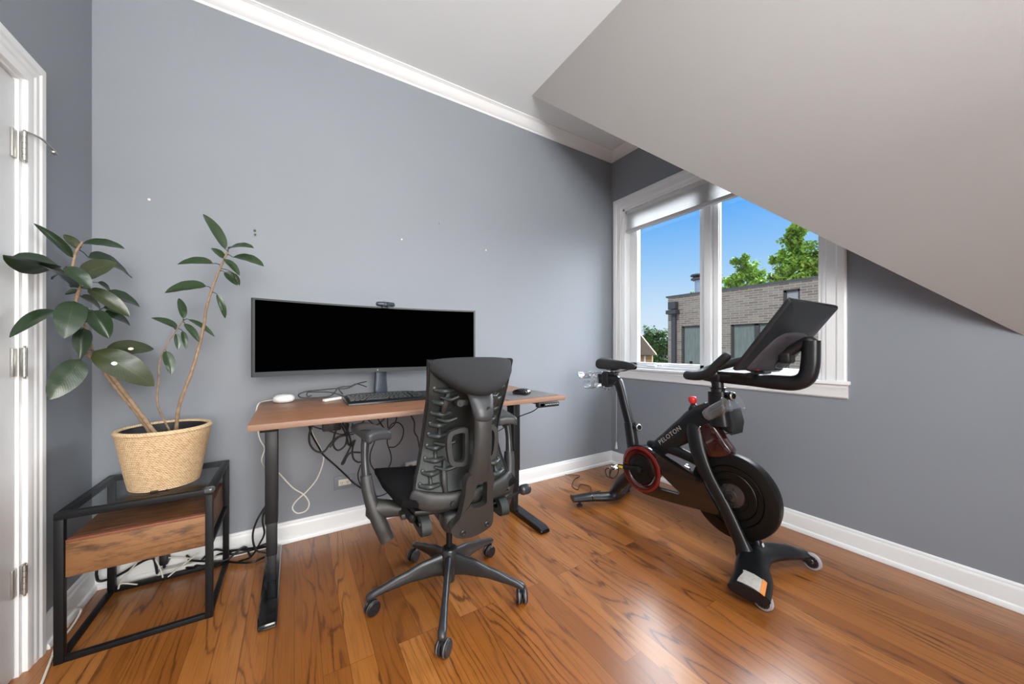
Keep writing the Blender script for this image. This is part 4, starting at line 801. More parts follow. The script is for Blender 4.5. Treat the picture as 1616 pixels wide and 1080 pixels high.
cable(clampf(TB_F6), 0.0030, 'wcable', 'thin white cable along the baseboard behind the side table', name='white_floor_cable')
cable([(-0.755, 2.05, 0.10), (-0.745, 2.13, 0.065), (-0.745, 2.16, 0.03), (-0.748, 2.09, 0.007), (-0.75, 2.00, 0.006), (-0.735, 1.93, 0.006), (-0.722, 1.87, 0.006), (-0.705, 1.79, 0.006)], 0.0038, 'wcable', 'white cable along the left baseboard and out past the front table leg', name='white_floor_cable')
t = thing('power_strip', 'white power strip on the floor behind the side table', 'power strip', (-0.43, 2.345, 0))
b = BM(); box(b, (-0.56, 2.329, 0.002), (-0.30, 2.364, 0.036), 0.006, 2); obj('case', b, 'white', t)
for i in range(5):
    b = BM(); box(b, (-0.54 + i * 0.048, 2.333, 0.0358), (-0.512 + i * 0.048, 2.360, 0.0372), 0.0006); obj('socket', b, 'ivory', t)
t = thing('power_plug', 'chunky black plug in the low socket behind the side table', 'plug', (-0.53, 2.36, 0.10))
b = BM(); box(b, (-0.552, 2.325, 0.060), (-0.520, 2.3745, 0.118), 0.006, 2); obj('plug_body', b, 'caster', t)
b = BM(); tube(b, [(-0.536, 2.345, 0.064), (-0.537, 2.345, 0.045)], 0.006, 8); obj('strain_relief', b, 'caster', t)
cable([(2.0, 2.36, 0.006)] + [(2.09, 2.28, 0.006), (1.99, 2.235, 0.006), (1.885, 2.14, 0.006), (1.87, 2.06, 0.007), (1.96, 2.13, 0.006), (2.0, 2.06, 0.006), (1.93, 1.97, 0.006), (1.98, 1.93, 0.02)], 0.0028, 'bcable', 'thin black power lead wandering on the floor behind the exercise bike', name='floor_lead')

# ================================================================== SIDE TABLE
t = thing('side_table', 'black metal framed side table with a glass top and rustic wood drawer', 'side table', (-0.50, 2.105, 0))
TX0, TX1, TY0, TY1, TH = -0.715, -0.286, 1.885, 2.325, 0.530; w = 0.024
for x in (TX0, TX1 - w):
    for y in (TY0, TY1 - w):
        b = BM(); box(b, (x, y, 0.0), (x + w, y + w, TH - w), 0.0015); obj('leg', b, 'blackmetal', t)
b = BM()
for z in (TH - w,):
    box(b, (TX0, TY0, z), (TX1, TY0 + w, z + w), 0.0015); box(b, (TX0, TY1 - w, z), (TX1, TY1, z + w), 0.0015); box(b, (TX0, TY0 + w, z), (TX0 + w, TY1 - w, z + w), 0.0015); box(b, (TX1 - w, TY0 + w, z), (TX1, TY1 - w, z + w), 0.0015)
obj('top_frame', b, 'blackmetal', t)
b = BM(); q = 0.0; ww = 0.020
box(b, (TX0 + w, TY0 + 0.002, q), (TX1 - w, TY0 + ww, ww), 0.0015); box(b, (TX0 + w, TY1 - ww, q), (TX1 - w, TY1 - 0.002, ww), 0.0015); box(b, (TX0 + 0.002, TY0 + w, q), (TX0 + ww, TY1 - w, ww), 0.0015); box(b, (TX1 - ww, TY0 + w, q), (TX1 - 0.002, TY1 - w, ww), 0.0015)
obj('bottom_frame', b, 'blackmetal', t)
b = BM(); box(b, (TX0 + 0.004, TY0 + w, 0.285), (TX0 + 0.022, TY1 - w, 0.300), 0.001); obj('side_rail', b, 'blackmetal', t)
b = BM(); box(b, (TX1 - 0.022, TY0 + w, 0.285), (TX1 - 0.004, TY1 - w, 0.300), 0.001); obj('side_rail', b, 'blackmetal', t)
b = BM(); box(b, (TX0 + 0.010, TY0 + 0.010, TH - 0.002), (TX1 - 0.010, TY1 - 0.010, TH + 0.003), 0.001); obj('glass_top', b, 'smoke', t, flat=True)
b = BM(); box(b, (TX0 + w + 0.002, TY0 + 0.030, 0.302), (TX1 - w - 0.002, TY1 - 0.028, 0.426), 0.002); obj('drawer_box', b, 'rusticd', t)
b = BM(); box(b, (TX0 + w + 0.001, TY0 + 0.010, 0.296), (TX1 - w - 0.001, TY0 + 0.0295, 0.418), 0.001); dr = obj('drawer_front', b, 'rustic', t)
b = BM(); box(b, (TX0 + w + 0.001, TY0 + 0.010, 0.4185), (TX1 - w - 0.001, TY0 + 0.034, 0.4275), 0.0008); obj('edge_band', b, 'redge', dr, label='thin reddish edge band')
b = BM(); box(b, (TX1 - w - 0.0015, TY0 + 0.036, 0.304), (TX1 - w + 0.003, TY1 - 0.034, 0.424), 0.001); obj('side_panel', b, 'rustic', t)
b = BM(); rbox(b, (TX1 - 0.012, TY0 + 0.012, TH - 0.006), (0.034, 0.034, 0.024), 0.010, 5); obj('corner_guard', b, 'clear', t, label='clear plastic corner guard')

# ================================================================== POTTED PLANT
PC = Vector((-0.468, 2.060, TH + 0.0035))
t = thing('rubber_plant', 'leggy rubber plant in a jute rope wrapped pot on the side table', 'potted plant', PC)
R0, R1, PH = 0.108, 0.146, 0.226
b = BM(); prof = []; rows = 30
for i in range(rows):
    r = R0 + (R1 - R0) * (i / rows) ** 0.9; z = PH * i / rows
    for k_ in range(5): a_ = PI * k_ / 5; prof.append((r + 0.0038 * math.sin(a_), z + PH / rows * k_ / 5))
prof += [(R1 + 0.001, PH), (R1 + 0.007, PH + 0.004), (R1 + 0.008, PH + 0.011), (R1 + 0.002, PH + 0.018), (R1 - 0.005, PH + 0.018), (R1 - 0.009, PH + 0.012)]
lathe(b, [(R0 - 0.01, 0.0)] + prof + [(R1 - 0.010, PH - 0.002), (R1 - 0.012, PH - 0.045), (0.02, PH - 0.045)], PC, (0, 0, 1), 96)
rope = obj('rope_pot', b, 'rope', t, sharp=50)
b = BM(); lathe(b, [(R1 - 0.0100, PH - 0.035), (R1 - 0.0092, PH + 0.010), (R1 - 0.013, PH + 0.010), (R1 - 0.014, PH - 0.035)], PC, (0, 0, 1), 48, cap=False); obj('pot_liner', b, 'liner', rope)
b = BM(); lathe(b, [(R1 - 0.0145, PH - 0.044), (R1 - 0.0145, PH - 0.022), (0.08, PH - 0.016), (0.03, PH - 0.018), (0.001, PH - 0.014)], PC, (0, 0, 1), 40)
for v in b.verts: v.co.z += 0.004 * noise.noise(v.co * 60)
obj('soil', b, 'soil', t)
b = BM(); lathe(b, [(0.002, 0), (0.0035, 0.002), (0.0035, 0.05), (0.002, 0.052)], PC + Vector((-0.02, -0.112, 0.003)), (1, 0.15, 0), 8); obj('glue_patch', b, 'soil', rope)

def leaf(bm, base, tip, width, roll=0.0, droop=0.12, fold=0.25, curl=0.0, notch=0.0):
    t_ = BM(); uvl = t_.loops.layers.uv.new('UVMap'); B = Vector(base); T = Vector(tip); ax = T - B; L = ax.length; ax.normalize()
    to = (Vector((0, 0, 1.114)) - (B + T) / 2).normalized()            # leaf faces are given by their own normal below
    nrm = (roll if isinstance(roll, Vector) else Vector((0.25, -0.55, 0.80))); nrm = (nrm - ax * nrm.dot(ax)).normalized(); sd = ax.cross(nrm).normalized()
    NU, NV = 8, 14; g = []
    for i in range(NV + 1):
        v = i / NV; w = width * 0.5 * (v ** 0.55 * (1 - v) ** 0.72) / 0.418 if 0 < i < NV else 0.0008
        c = B + ax * (L * v) - nrm * (droop * L * (v - 0.1) ** 2) + nrm * (droop * L * 0.35 * math.sin(PI * v)) + sd * (curl * L * math.sin(PI * v) * 0.2)
        row = []
        for j in range(NU + 1):
            u = j / NU * 2 - 1; row.append(t_.verts.new(c + sd * (w * u) + nrm * (fold * w * abs(u) ** 1.3 + 0.02 * w * math.sin(v * 20 + u * 3))))
        g.append(row)
    for i in range(NV):
        for j in range(NU):
            f = t_.faces.new((g[i][j], g[i][j + 1], g[i + 1][j + 1], g[i + 1][j]))
            for lp, (uu, vv) in zip(f.loops, ((j, i), (j + 1, i), (j + 1, i + 1), (j, i + 1))): lp[uvl].uv = (uu / NU, vv / NV)
    return merge(bm, t_)
def stem_near(pt, stems):
    best = None
    for s in stems:
        for q in catmull(s, 8):
            d = (Vector(pt) - q).length
            if best is None or d < best[0]: best = (d, q)
    return best[1]
stems = [STEM_LEFT, STEM_LEFT2, STEM_RIGHT, STEM_MIDDLE]
def base_fix(s):
    s = [Vector(p) for p in s]; s[0].z = PC.z + PH - 0.024; return s
stems = [base_fix(s) for s in stems]
# keep the lower left stems flowing smoothly out of the pot
stems[0][1] = Vector((-0.545, 2.055, 0.842)); stems[0][2] = Vector((-0.598, 2.055, 0.945)); stems[1][0] = Vector((-0.515, 2.085, PC.z + PH - 0.024)); stems[1][1] = Vector((-0.565, 2.08, 0.845)); stems[1][2] = Vector((-0.612, 2.085, 0.925)); stems[1][3] = Vector((-0.652, 2.09, 1.0))
for s, r0, r1 in ((stems[0], 0.0078, 0.0036), (stems[1], 0.0070, 0.0034), (stems[2], 0.0072, 0.0034), (stems[3], 0.0038, 0.0020)):
    b = BM(); P = catmull(s, 6); n_ = len(P); rr = [(r0 + (r1 - r0) * i / (n_ - 1)) * (1 + 0.10 * math.sin(i * 1.9)) for i in range(n_)]
    sweep(b, P, rr, up=None, n=9, k=1); obj('stem', b, 'stem', t, sharp=80)
NRM = {}
def nv(x, y, z): return Vector((x, y, z)).normalized()
cam_dir = nv(0.33, -0.94, 0.05)     # towards the room
def pick(i, base, tip):
    d = (Vector(tip) - Vector(base)).normalized()
    return (nv(0.30, -0.62, 0.72) if abs(d.z) < 0.6 else nv(0.45, -0.85, 0.28))
SP = {2: (nv(0.2, -0.55, 0.8), 0.2), 5: (nv(0.2, -0.75, -0.62), 0.15), 6: (nv(0.55, -0.35, 0.75), 0.4), 15: (nv(0.3, -0.45, 0.83), 0.45), 14: (nv(0.35, -0.92, 0.15), 0.12), 18: (nv(0.45, -0.85, 0.25), 0.08), 19: (nv(0.1, -0.82, 0.56), 0.10), 20: (nv(0.1, -0.7, 0.7), 0.18), 3: (nv(0.25, -0.85, 0.45), 0.15), 7: (nv(0.3, -0.8, 0.5), 0.2), 16: (nv(0.3, -0.9, 0.3), 0.5), 17: (nv(0.3, -0.9, 0.3), 0.4)}
for lst, big in ((LEAVES_LEFT, True), (LEAVES_RIGHT, False), (LEAVES_MIDDLE, False)):
    for i, (B_, T_, w_) in enumerate(lst):
        if big and i in SP: nr, fo = SP[i]
        else: nr, fo = pick(i, B_, T_), (0.3 if big else 0.35)
        b = BM(); leaf(b, B_, T_, w_ * (0.72 if big and i in (5, 15) else 1.0), nr, 0.14 if big else 0.10, fo)
        m_ = ('leafy' if i in (1, 3, 10, 12, 19, 20) else 'leaf') if big else 'leafl'
        lo = obj('leaf', b, m_, t, sharp=80)
        q = stem_near(B_, stems[:2] if big else ([stems[2]] if lst is LEAVES_RIGHT else [stems[3]]))
        if (q - Vector(B_)).length > 0.004:
            b = BM(); tube(b, [q, q.lerp(Vector(B_), 0.5) + Vector((0, 0, 0.004)), Vector(B_), Vector(B_).lerp(Vector(T_), 0.06)], [0.0022, 0.0018, 0.0016, 0.0010], 6, 4); obj('petiole', b, 'leafl', lo)
        if big and i in (19, 20):
            B2, T2 = Vector(B_), Vector(T_); c_ = B2.lerp(T2, 0.36 if i == 19 else 0.5); b = BM()
            n2 = (nr - (T2 - B2).normalized() * nr.dot((T2 - B2).normalized())).normalized(); sd2 = (T2 - B2).normalized().cross(n2)
            lathe(b, [(0.0085, 0), (0.0075, 0.0008), (0.001, 0.001)], c_ + n2 * (0.009 if i == 19 else 0.009) + sd2 * 0.008, n2, 14); obj('scorch_spot', b, 'ivory', lo, label='pale dried spot')

# ================================================================== OFFICE CHAIR (local frame: x right, y forward, z up)
t = thing('office_chair', 'graphite ergonomic office chair seen from behind, standing at the desk', 'office chair', (0.597, 1.508, 0), math.radians(-2))
def ch(name, bm, m, parent=None, **k): return obj(name, bm, m, parent or t, local=True, **k)
# five star base
hub = BM(); lathe(hub, [(0.018, 0.058), (0.026, 0.060), (0.026, 0.085), (0.033, 0.090), (0.037, 0.12), (0.037, 0.200), (0.033, 0.207), (0.022, 0.208)], (0, 0, 0), (0, 0, 1), 32); ch('base_hub', hub, 'arm', sharp=40)
b = BM(); lathe(b, [(0.025, 0.205), (0.025, 0.213), (0.0135, 0.214), (0.0135, 0.40)], (0, 0, 0), (0, 0, 1), 24); ch('gas_cylinder', b, 'blackmetal', sharp=40)
for i in range(5):
    a_ = math.radians(28 + 2 + 72 * i); dx, dy = math.cos(a_), math.sin(a_)
    P_ = lambda r, z: (r * dx, r * dy, z)
    b = BM(); sweep(b, [P_(0.02, 0.140), P_(0.10, 0.134), P_(0.20, 0.116), P_(0.29, 0.094), P_(0.325, 0.084), P_(0.338, 0.078)], [(0.018, 0.052), (0.0145, 0.040), (0.0135, 0.025), (0.0150, 0.0165), (0.0165, 0.0145), (0.0155, 0.0135)], n=16, power=2.4); lg = ch('base_leg', b, 'arm', sharp=60)
    b = BM(); cx, cy = 0.336 * dx, 0.336 * dy; ca = a_ + (1.25, 0.35, 2.0, 1.15, 0.3)[i]; ux, uy = math.cos(ca), math.sin(ca)
    lathe(b, [(0.006, 0.045), (0.006, 0.075)], (cx, cy, 0), (0, 0, 1), 10); ox, oy = cx - uy * 0.012, cy + ux * 0.012
    for s in (-1, 1): lathe(b, [(0.004, 0.0), (0.026, 0.0), (0.0295, 0.003), (0.0295, 0.015), (0.025, 0.020), (0.004, 0.0205)], (ox + s * ux * 0.003, oy + s * uy * 0.003, 0.0300), (s * ux, s * uy, 0), 28)
    box(b, (ox - 0.004, oy - 0.004, 0.022), (ox + 0.004, oy + 0.004, 0.054), 0.001); cs = ch('caster', b, 'caster', lg, sharp=35)
    b = BM()
    for s in (-1, 1): lathe(b, [(0.0296, 0.0), (0.0300, 0.0008), (0.0300, 0.003), (0.0296, 0.0038)], (ox + s * ux * 0.012, oy + s * uy * 0.012, 0.0302), (s * ux, s * uy, 0), 28, cap=False)
    ch('caster_rim', b, 'castergrey', cs)
# mechanism housing below the seat
b = BM(); rbox(b, (0, -0.03, 0.425), (0.19, 0.30, 0.070), 0.028, 6); rbox(b, (0, -0.19, 0.430), (0.20, 0.10, 0.085), 0.03, 5); box(b, (-0.235, -0.10, 0.425), (0.235, 0.02, 0.450), 0.008, 2); ch('seat_mechanism', b, 'chair')
for s in (-1, 1):   # looped side brackets
    o_ = smooth_poly([(-0.205, 0.398), (-0.225, 0.435), (-0.18, 0.470), (-0.02, 0.478), (0.07, 0.462), (0.05, 0.425), (-0.06, 0.400)], 6); h_ = smooth_poly([(-0.17, 0.418), (-0.185, 0.432), (-0.16, 0.447), (-0.10, 0.450), (-0.065, 0.443), (-0.075, 0.428), (-0.12, 0.416)], 6)
    b = BM(); plate(b, o_, h_, lambda u, v, w_: Vector((w_, u, v)), s * 0.150, s * 0.185); ch('side_bracket', b, 'backshell')
    b = BM()
    for y_, z_ in ((0.0, 0.458), (-0.195, 0.44)): lathe(b, [(0.011, 0), (0.011, 0.004), (0.008, 0.006), (0.004, 0.004)], (s * 0.185, y_, z_), (s, 0, 0), 16)
    ch('pivot_bolt', b, 'chairdark')
# seat pan and cushion
def seatfn(p): return Vector((p.x * (1.0 - 0.10 * max(0, -p.y / 0.24)), p.y, p.z + 0.020 * (p.x / 0.25) ** 2 - 0.022 * max(0, (p.y - 0.12) / 0.12) ** 2 * 0.6))
b = BM(); rbox(b, (-0.010, 0.035, 0.508), (0.550, 0.480, 0.042), 0.020, 9, fn=seatfn); ch('seat_cushion', b, 'seatfab', sharp=60)
b = BM(); rbox(b, (0, 0.03, 0.470), (0.455, 0.455, 0.026), 0.012, 7, fn=seatfn); 
for s in (-1, 1): sweep(b, [(s * 0.245, 0.265, 0.497), (s * 0.235, 0.12, 0.474), (s * 0.215, -0.02, 0.452), (s * 0.20, -0.14, 0.445)], [(0.014, 0.014), (0.012, 0.018), (0.014, 0.020), (0.014, 0.020)], n=10)
ch('seat_pan', b, 'chairdark')
b = BM()
for s in (-1, 1):
    o_ = [(0.018 * math.cos(q * PI / 8), 0.010 * math.sin(q * PI / 8)) for q in range(16)]; h_ = [(0.010 * math.cos(q * PI / 8), 0.005 * math.sin(q * PI / 8)) for q in range(16)]
    plate(b, o_, h_, lambda u, v, w_: Vector((s * (0.245 + v), 0.262 + u, 0.492 + w_)), -0.006, 0.006)
ch('cushion_hook', b, 'backshell')

# back: flexible shell, its front knit and the finger-like ribs
def yb(z, x):
    u = (z - 0.53) / 0.54
    return -0.205 + 0.045 * math.sin(PI * min(1, max(0, u / 0.75))) - 0.135 * max(0, u - 0.35) ** 1.2 + 0.55 * x * x
def hw(z):
    pts = [(0.52, 0.236), (0.58, 0.226), (0.64, 0.205), (0.70, 0.190), (0.78, 0.182), (0.90, 0.184), (1.00, 0.190), (1.07, 0.196)]
    pts = [(a, w_ * 0.885) for a, w_ in pts]
    for (a, b2), (c, d) in zip(pts, pts[1:]):
        if z <= c: f = max(0, (z - a) / (c - a)); return b2 + (d - b2) * f
    return pts[-1][1]
def shell(bm, z0, z1, k0, k1, front, back, nx=16, nz=30, x0=None, x1=None):
    G = []
    for side in (front, back):
        g = []
        for i in range(nz + 1):
            z = z0 + (z1 - z0) * i / nz; W_ = hw(z); a = x0 if x0 is not None else -W_ * k0; c = x1 if x1 is not None else W_ * k1
            g.append([bm.verts.new((a + (c - a) * j / nx, yb(z, a + (c - a) * j / nx) + side, z)) for j in range(nx + 1)])
        G.append(g)
    A, B_ = G
    for i in range(nz):
        for j in range(nx):
            bm.faces.new((A[i][j], A[i][j + 1], A[i + 1][j + 1], A[i + 1][j])); bm.faces.new((B_[i][j], B_[i + 1][j], B_[i + 1][j + 1], B_[i][j + 1]))
    for i in range(nz):
        bm.faces.new((A[i][0], A[i + 1][0], B_[i + 1][0], B_[i][0])); bm.faces.new((A[i][nx], B_[i][nx], B_[i + 1][nx], A[i + 1][nx]))
    for j in range(nx):
        bm.faces.new((A[0][j], B_[0][j], B_[0][j + 1], A[0][j + 1])); bm.faces.new((A[nz][j], A[nz][j + 1], B_[nz][j + 1], B_[nz][j]))
b = BM(); shell(b, 0.545, 1.065, 1, 1, 0.006, -0.003); back = ch('back_shell', b, 'backshell', sharp=50)
b = BM(); shell(b, 0.53, 1.068, 1.012, 1.012, 0.022, 0.0062); ch('back_upholstery', b, 'seatfab', sharp=50)
for s in (-1, 1):
    b = BM(); sweep(b, [Vector((s * hw(z) * 1.005, yb(z, hw(z)) + 0.004, z)) for z in (0.545, 0.60, 0.66, 0.72, 0.80, 0.90, 1.0, 1.062)], (lambda q: [q] * 8)((0.0055, 0.012)), up=(0, 1, 0), n=8); ch('edge_band', b, 'chairdark', back)
ZR = [0.575, 0.620, 0.667, 0.715, 0.762, 0.808, 0.855, 0.902, 0.950]
for s in (-1, 1):
    for i, z in enumerate(ZR):
        xo = s * (hw(z) - 0.022); xi = s * (hw(z) - 0.088 + 0.012 * (i % 2)); b = BM()
        sweep(b, [(xo, yb(z, xo) - 0.006, z + 0.004), ((xo + xi) / 2, yb(z, xo) - 0.020, z), (xi, yb(z, xi) - 0.012, z + 0.003)], [(0.008, 0.0075), (0.015, 0.0115), (0.010, 0.009)], n=10)
        lathe(b, [(0.0085, 0), (0.0085, 0.005), (0.004, 0.007)], (xo, yb(z, xo) - 0.002, z + 0.010), (0, -1, 0), 12)
        ch('back_rib', b, 'ribs', back, sharp=60)
        if i % 2 == 0 and i < 8:
            b = BM(); xm = s * (hw(z) - 0.058); z2 = ZR[i + 1]; sweep(b, [(xm, yb(z, xm) - 0.016, z), (xm - s * 0.002, yb((z + z2) / 2, xm) - 0.010, (z + z2) / 2), (xm, yb(z2, xm) - 0.016, z2)], [(0.0085, 0.006), (0.007, 0.006), (0.0085, 0.006)], up=(0, 1, 0), n=10); ch('rib_link', b, 'ribs', back, sharp=60)
    # inner column of tabs and swooping arms to the spine
    for z, l in ((0.640, 0.075), (0.735, 0.070), (0.835, 0.066), (0.925, 0.055)):
        b = BM(); x1_ = s * 0.118; x2_ = s * (0.118 - l); sweep(b, [(x1_, yb(z, x1_) - 0.008, z), ((x1_ + x2_) / 2, yb(z, x1_) - 0.028, z - 0.008), (x2_, yb(z, x2_) - 0.035, z + 0.002)], [(0.009, 0.006), (0.013, 0.008), (0.009, 0.007)], n=10); ch('inner_rib', b, 'ribs', back, sharp=60)
    for z0_, z1_, x_ in ((0.84, 0.945, 0.100), (0.55, 0.66, 0.088)):
        b = BM(); sweep(b, [(s * x_, yb(z0_, x_) - 0.014, z0_), (s * (x_ + 0.004), yb((z0_ + z1_) / 2, x_) - 0.026, (z0_ + z1_) / 2), (s * (x_ - 0.006), yb(z1_, x_) - 0.014, z1_)], [(0.010, 0.007), (0.013, 0.009), (0.009, 0.006)], up=(0, 1, 0), n=10); ch('vertical_strut', b, 'chair', back, sharp=60)
# looped link at the left and right of the spine
for s in (-1, 1):
    o_ = smooth_poly([(s * 0.030, 0.806), (s * 0.088, 0.800), (s * 0.104, 0.780), (s * 0.106, 0.74), (s * 0.098, 0.69), (s * 0.082, 0.668), (s * 0.030, 0.664), (s * 0.022, 0.70), (s * 0.022, 0.77)], 5); h_ = smooth_poly([(s * 0.040, 0.788), (s * 0.078, 0.785), (s * 0.088, 0.772), (s * 0.089, 0.74), (s * 0.083, 0.698), (s * 0.072, 0.683), (s * 0.042, 0.681), (s * 0.036, 0.71), (s * 0.036, 0.76)], 5)
    b = BM(); plate(b, o_, h_, lambda u, v, w_: Vector((u, -0.265 + w_, v)), -0.012, 0.012)
    ch('spine_link', b, 'chair', sharp=60)
    b = BM(); lathe(b, [(0.012, 0), (0.015, 0.003), (0.015, 0.030), (0.011, 0.034)], (s * 0.062, -0.300, 0.905), (0, 1, 0), 20); lathe(b, [(0.006, 0), (0.006, 0.004)], (s * 0.062, -0.304, 0.905), (0, 1, 0), 12); box(b, (min(s * 0.03, s * 0.06), -0.298, 0.895), (max(s * 0.03, s * 0.06), -0.274, 0.917), 0.004); ch('tension_knob', b, 'ribs')
# pelvic bolster
b = BM(); sweep(b, [(-0.208, yb(0.53, 0.208) + 0.002, 0.545), (-0.15, -0.205, 0.524), (-0.06, -0.225, 0.518), (0.06, -0.225, 0.518), (0.15, -0.205, 0.524), (0.208, yb(0.53, 0.208) + 0.002, 0.545)], [(0.014, 0.030), (0.020, 0.036), (0.018, 0.032), (0.018, 0.032), (0.020, 0.036), (0.014, 0.030)], n=16, power=2.6); ch('lower_back_band', b, 'chair', sharp=60)
b = BM()
for s in (-1, 1): lathe(b, [(0.011, 0), (0.011, 0.005), (0.005, 0.006)], (s * 0.072, -0.248, 0.515), (0, -1, 0), 16)
ch('band_bolt', b, 'chairdark')
# spine
b = BM(); sweep(b, [(0, -0.330, 0.955), (0, -0.352, 0.90), (0, -0.360, 0.82), (0, -0.352, 0.73), (0, -0.335, 0.66), (0, -0.322, 0.62)], [(0.044, 0.015), (0.036, 0.019), (0.033, 0.021), (0.035, 0.022), (0.042, 0.023), (0.046, 0.022)], up=(0, 1, 0), n=20, power=2.5, round_end=False)
o_ = smooth_poly([(-0.047, 0.645), (0.047, 0.645), (0.060, 0.560), (0.076, 0.470), (0.080, 0.418), (0.062, 0.398), (0.0, 0.382), (-0.062, 0.392), (-0.088, 0.418), (-0.092, 0.438), (-0.072, 0.452), (-0.060, 0.500), (-0.054, 0.570)], 6); 
h_ = smooth_poly([(-0.004, 0.618), (0.020, 0.615), (0.030, 0.600), (0.034, 0.560), (0.038, 0.525), (0.030, 0.512), (0.008, 0.508), (-0.014, 0.511), (-0.024, 0.518), (-0.025, 0.530), (-0.021, 0.550), (-0.017, 0.580), (-0.012, 0.605)], 6)
def spf(u, v, w_):
    f = (v - 0.39) / 0.26; y = -0.255 - 0.075 * f + 0.9 * u * u; return Vector((u, y - w_, v))
plate(b, o_, h_, spf, -0.018, 0.020); sp_ = ch('back_spine', b, 'chair', sharp=50)
b = BM(); sweep(b, [(0, -0.320, 0.960), (0, -0.345, 0.925), (0, -0.358, 0.885), (0, -0.362, 0.862)], [(0.056, 0.010), (0.047, 0.018), (0.041, 0.025), (0.037, 0.025)], up=(0, 1, 0), n=22, power=2.4); ch('spine_collar', b, 'armpad', sharp=60)
b = BM(); lathe(b, [(0.008, 0), (0.008, 0.004), (0.003, 0.003)], (0.012, -0.3795, 0.890), (0, -1, 0), 16)
ch('collar_screw', b, 'chairdark')
b = BM()
for x, z in ((-0.045, 0.412), (0.052, 0.424)): lathe(b, [(0.011, 0), (0.011, 0.005), (0.007, 0.007), (0.004, 0.004)], spf(x, z, 0.019), (0, -1, 0), 16)
ch('spine_bolt', b, 'chairdark', sp_)
# shoulder cap in charcoal knit
def capfn(p):
    u = p.x / 0.175; v = (0.075 - p.z) / 0.150; H_ = 0.030 + 0.114 * (1 - abs(u) ** 1.9)
    z = 1.075 - 0.012 * abs(u) ** 3 - v * H_; bulge = 0.075 * (1 - u * u) * (1 - 0.25 * v)
    back_f = (0.030 - p.y) / 0.060; prof = max(0.0, 1 - abs(u) ** 2.2) ** 0.8; vv = max(0.0, min(1.0, v))
    depth = 0.020 + prof * (0.034 + 0.108 * math.sin(PI * 0.5 * min(1.0, vv * 1.25)))
    return Vector((p.x, yb(min(z, 1.06), p.x) + 0.024 - back_f * depth, z))
b = BM(); rbox(b, (0, 0, 0), (0.350, 0.060, 0.150), 0.024, 12, fn=capfn); ch('shoulder_cap', b, 'fabric', sharp=70)
# arms
AX = -0.014
for s in (-1, 1):
    b = BM(); sweep(b, [(AX + s * 0.322, 0.045, 0.755), (AX + s * 0.334, 0.040, 0.725), (AX + s * 0.338, 0.030, 0.66), (AX + s * 0.334, 0.018, 0.58), (AX + s * 0.324, 0.005, 0.50)], [(0.030, 0.022), (0.017, 0.017), (0.0145, 0.016), (0.0165, 0.019), (0.018, 0.020)], up=(0, 1, 0), n=16, power=2.3); am = ch('arm_post', b, 'arm', sharp=60)
    b = BM(); sweep(b, [(AX + s * 0.335, 0.020, 0.590), (AX + s * 0.328, 0.008, 0.53), (AX + s * 0.308, -0.012, 0.455), (AX + s * 0.285, -0.030, 0.395), (AX + s * 0.262, -0.044, 0.336)], [(0.022, 0.026), (0.024, 0.032), (0.027, 0.038), (0.029, 0.034), (0.027, 0.026)], up=(0, 1, 0), n=18, power=2.6, round_end=False); sl = ch('arm_sleeve', b, 'chair', sharp=50)
    b = BM(); sweep(b, [(AX + s * 0.305, -0.010, 0.455), (AX + s * 0.255, -0.020, 0.452), (AX + s * 0.20, -0.030, 0.440), (AX + s * 0.15, -0.03, 0.435)], [(0.038, 0.040), (0.030, 0.034), (0.028, 0.024), (0.028, 0.018)], n=16, power=2.4); ch('arm_bracket', b, 'chair', sharp=60)
    def padfn(p):
        f = (p.y + 0.11) / 0.22; return Vector((p.x * (1.05 - 0.25 * f) , p.y, p.z - 0.010 * (p.x / 0.05) ** 2 - (0.012 * (1 - f) if p.z < 0 else 0) + 0.004 * math.sin(PI * f)))
    b = BM(); rbox(b, (0, 0, 0), (0.098, 0.225, 0.030), 0.013, 8, fn=padfn); b.transform(Matrix.Translation((AX + s * 0.318, 0.060, 0.766)) @ Matrix.Rotation(math.radians(-s * 14), 4, 'Z')); ch('arm_pad', b, 'armpad', am, sharp=60)
    b = BM(); sweep(b, [(AX + s * 0.330, 0.04, 0.715), (AX + s * 0.322, 0.045, 0.742), (AX + s * 0.318, 0.05, 0.757)], [(0.018, 0.018), (0.034, 0.050), (0.044, 0.075)], up=(0, 1, 0), n=16, power=2.3, round_end=False); ch('pad_support', b, 'chair', am, sharp=60)
b = BM(); tube(b, [(0.10, -0.17, 0.437), (0.20, -0.165, 0.445), (0.285, -0.150, 0.455)], 0.0065, 10); lv = ch('tilt_lever', b, 'blackmetal')
b = BM(); rbox(b, (0.312, -0.145, 0.458), (0.060, 0.045, 0.045), 0.020, 6, fn=lambda p: Vector((p.x, p.y * (0.75 + 8 * max(0, p.x + 0.02)), p.z * (0.75 + 8 * max(0, p.x + 0.02))))  if False else Vector((p.x, p.y, p.z))); ch('lever_knob', b, 'arm', lv)

# ================================================================== EXERCISE BIKE
XM = 1.945
bike = thing('exercise_bike', 'black indoor exercise bike with a tilted tablet screen below the window', 'exercise bike', (XM, 1.30, 0))
def bk(name, bm, m, parent=None, **k): return obj(name, bm, m, parent or bike, **k)
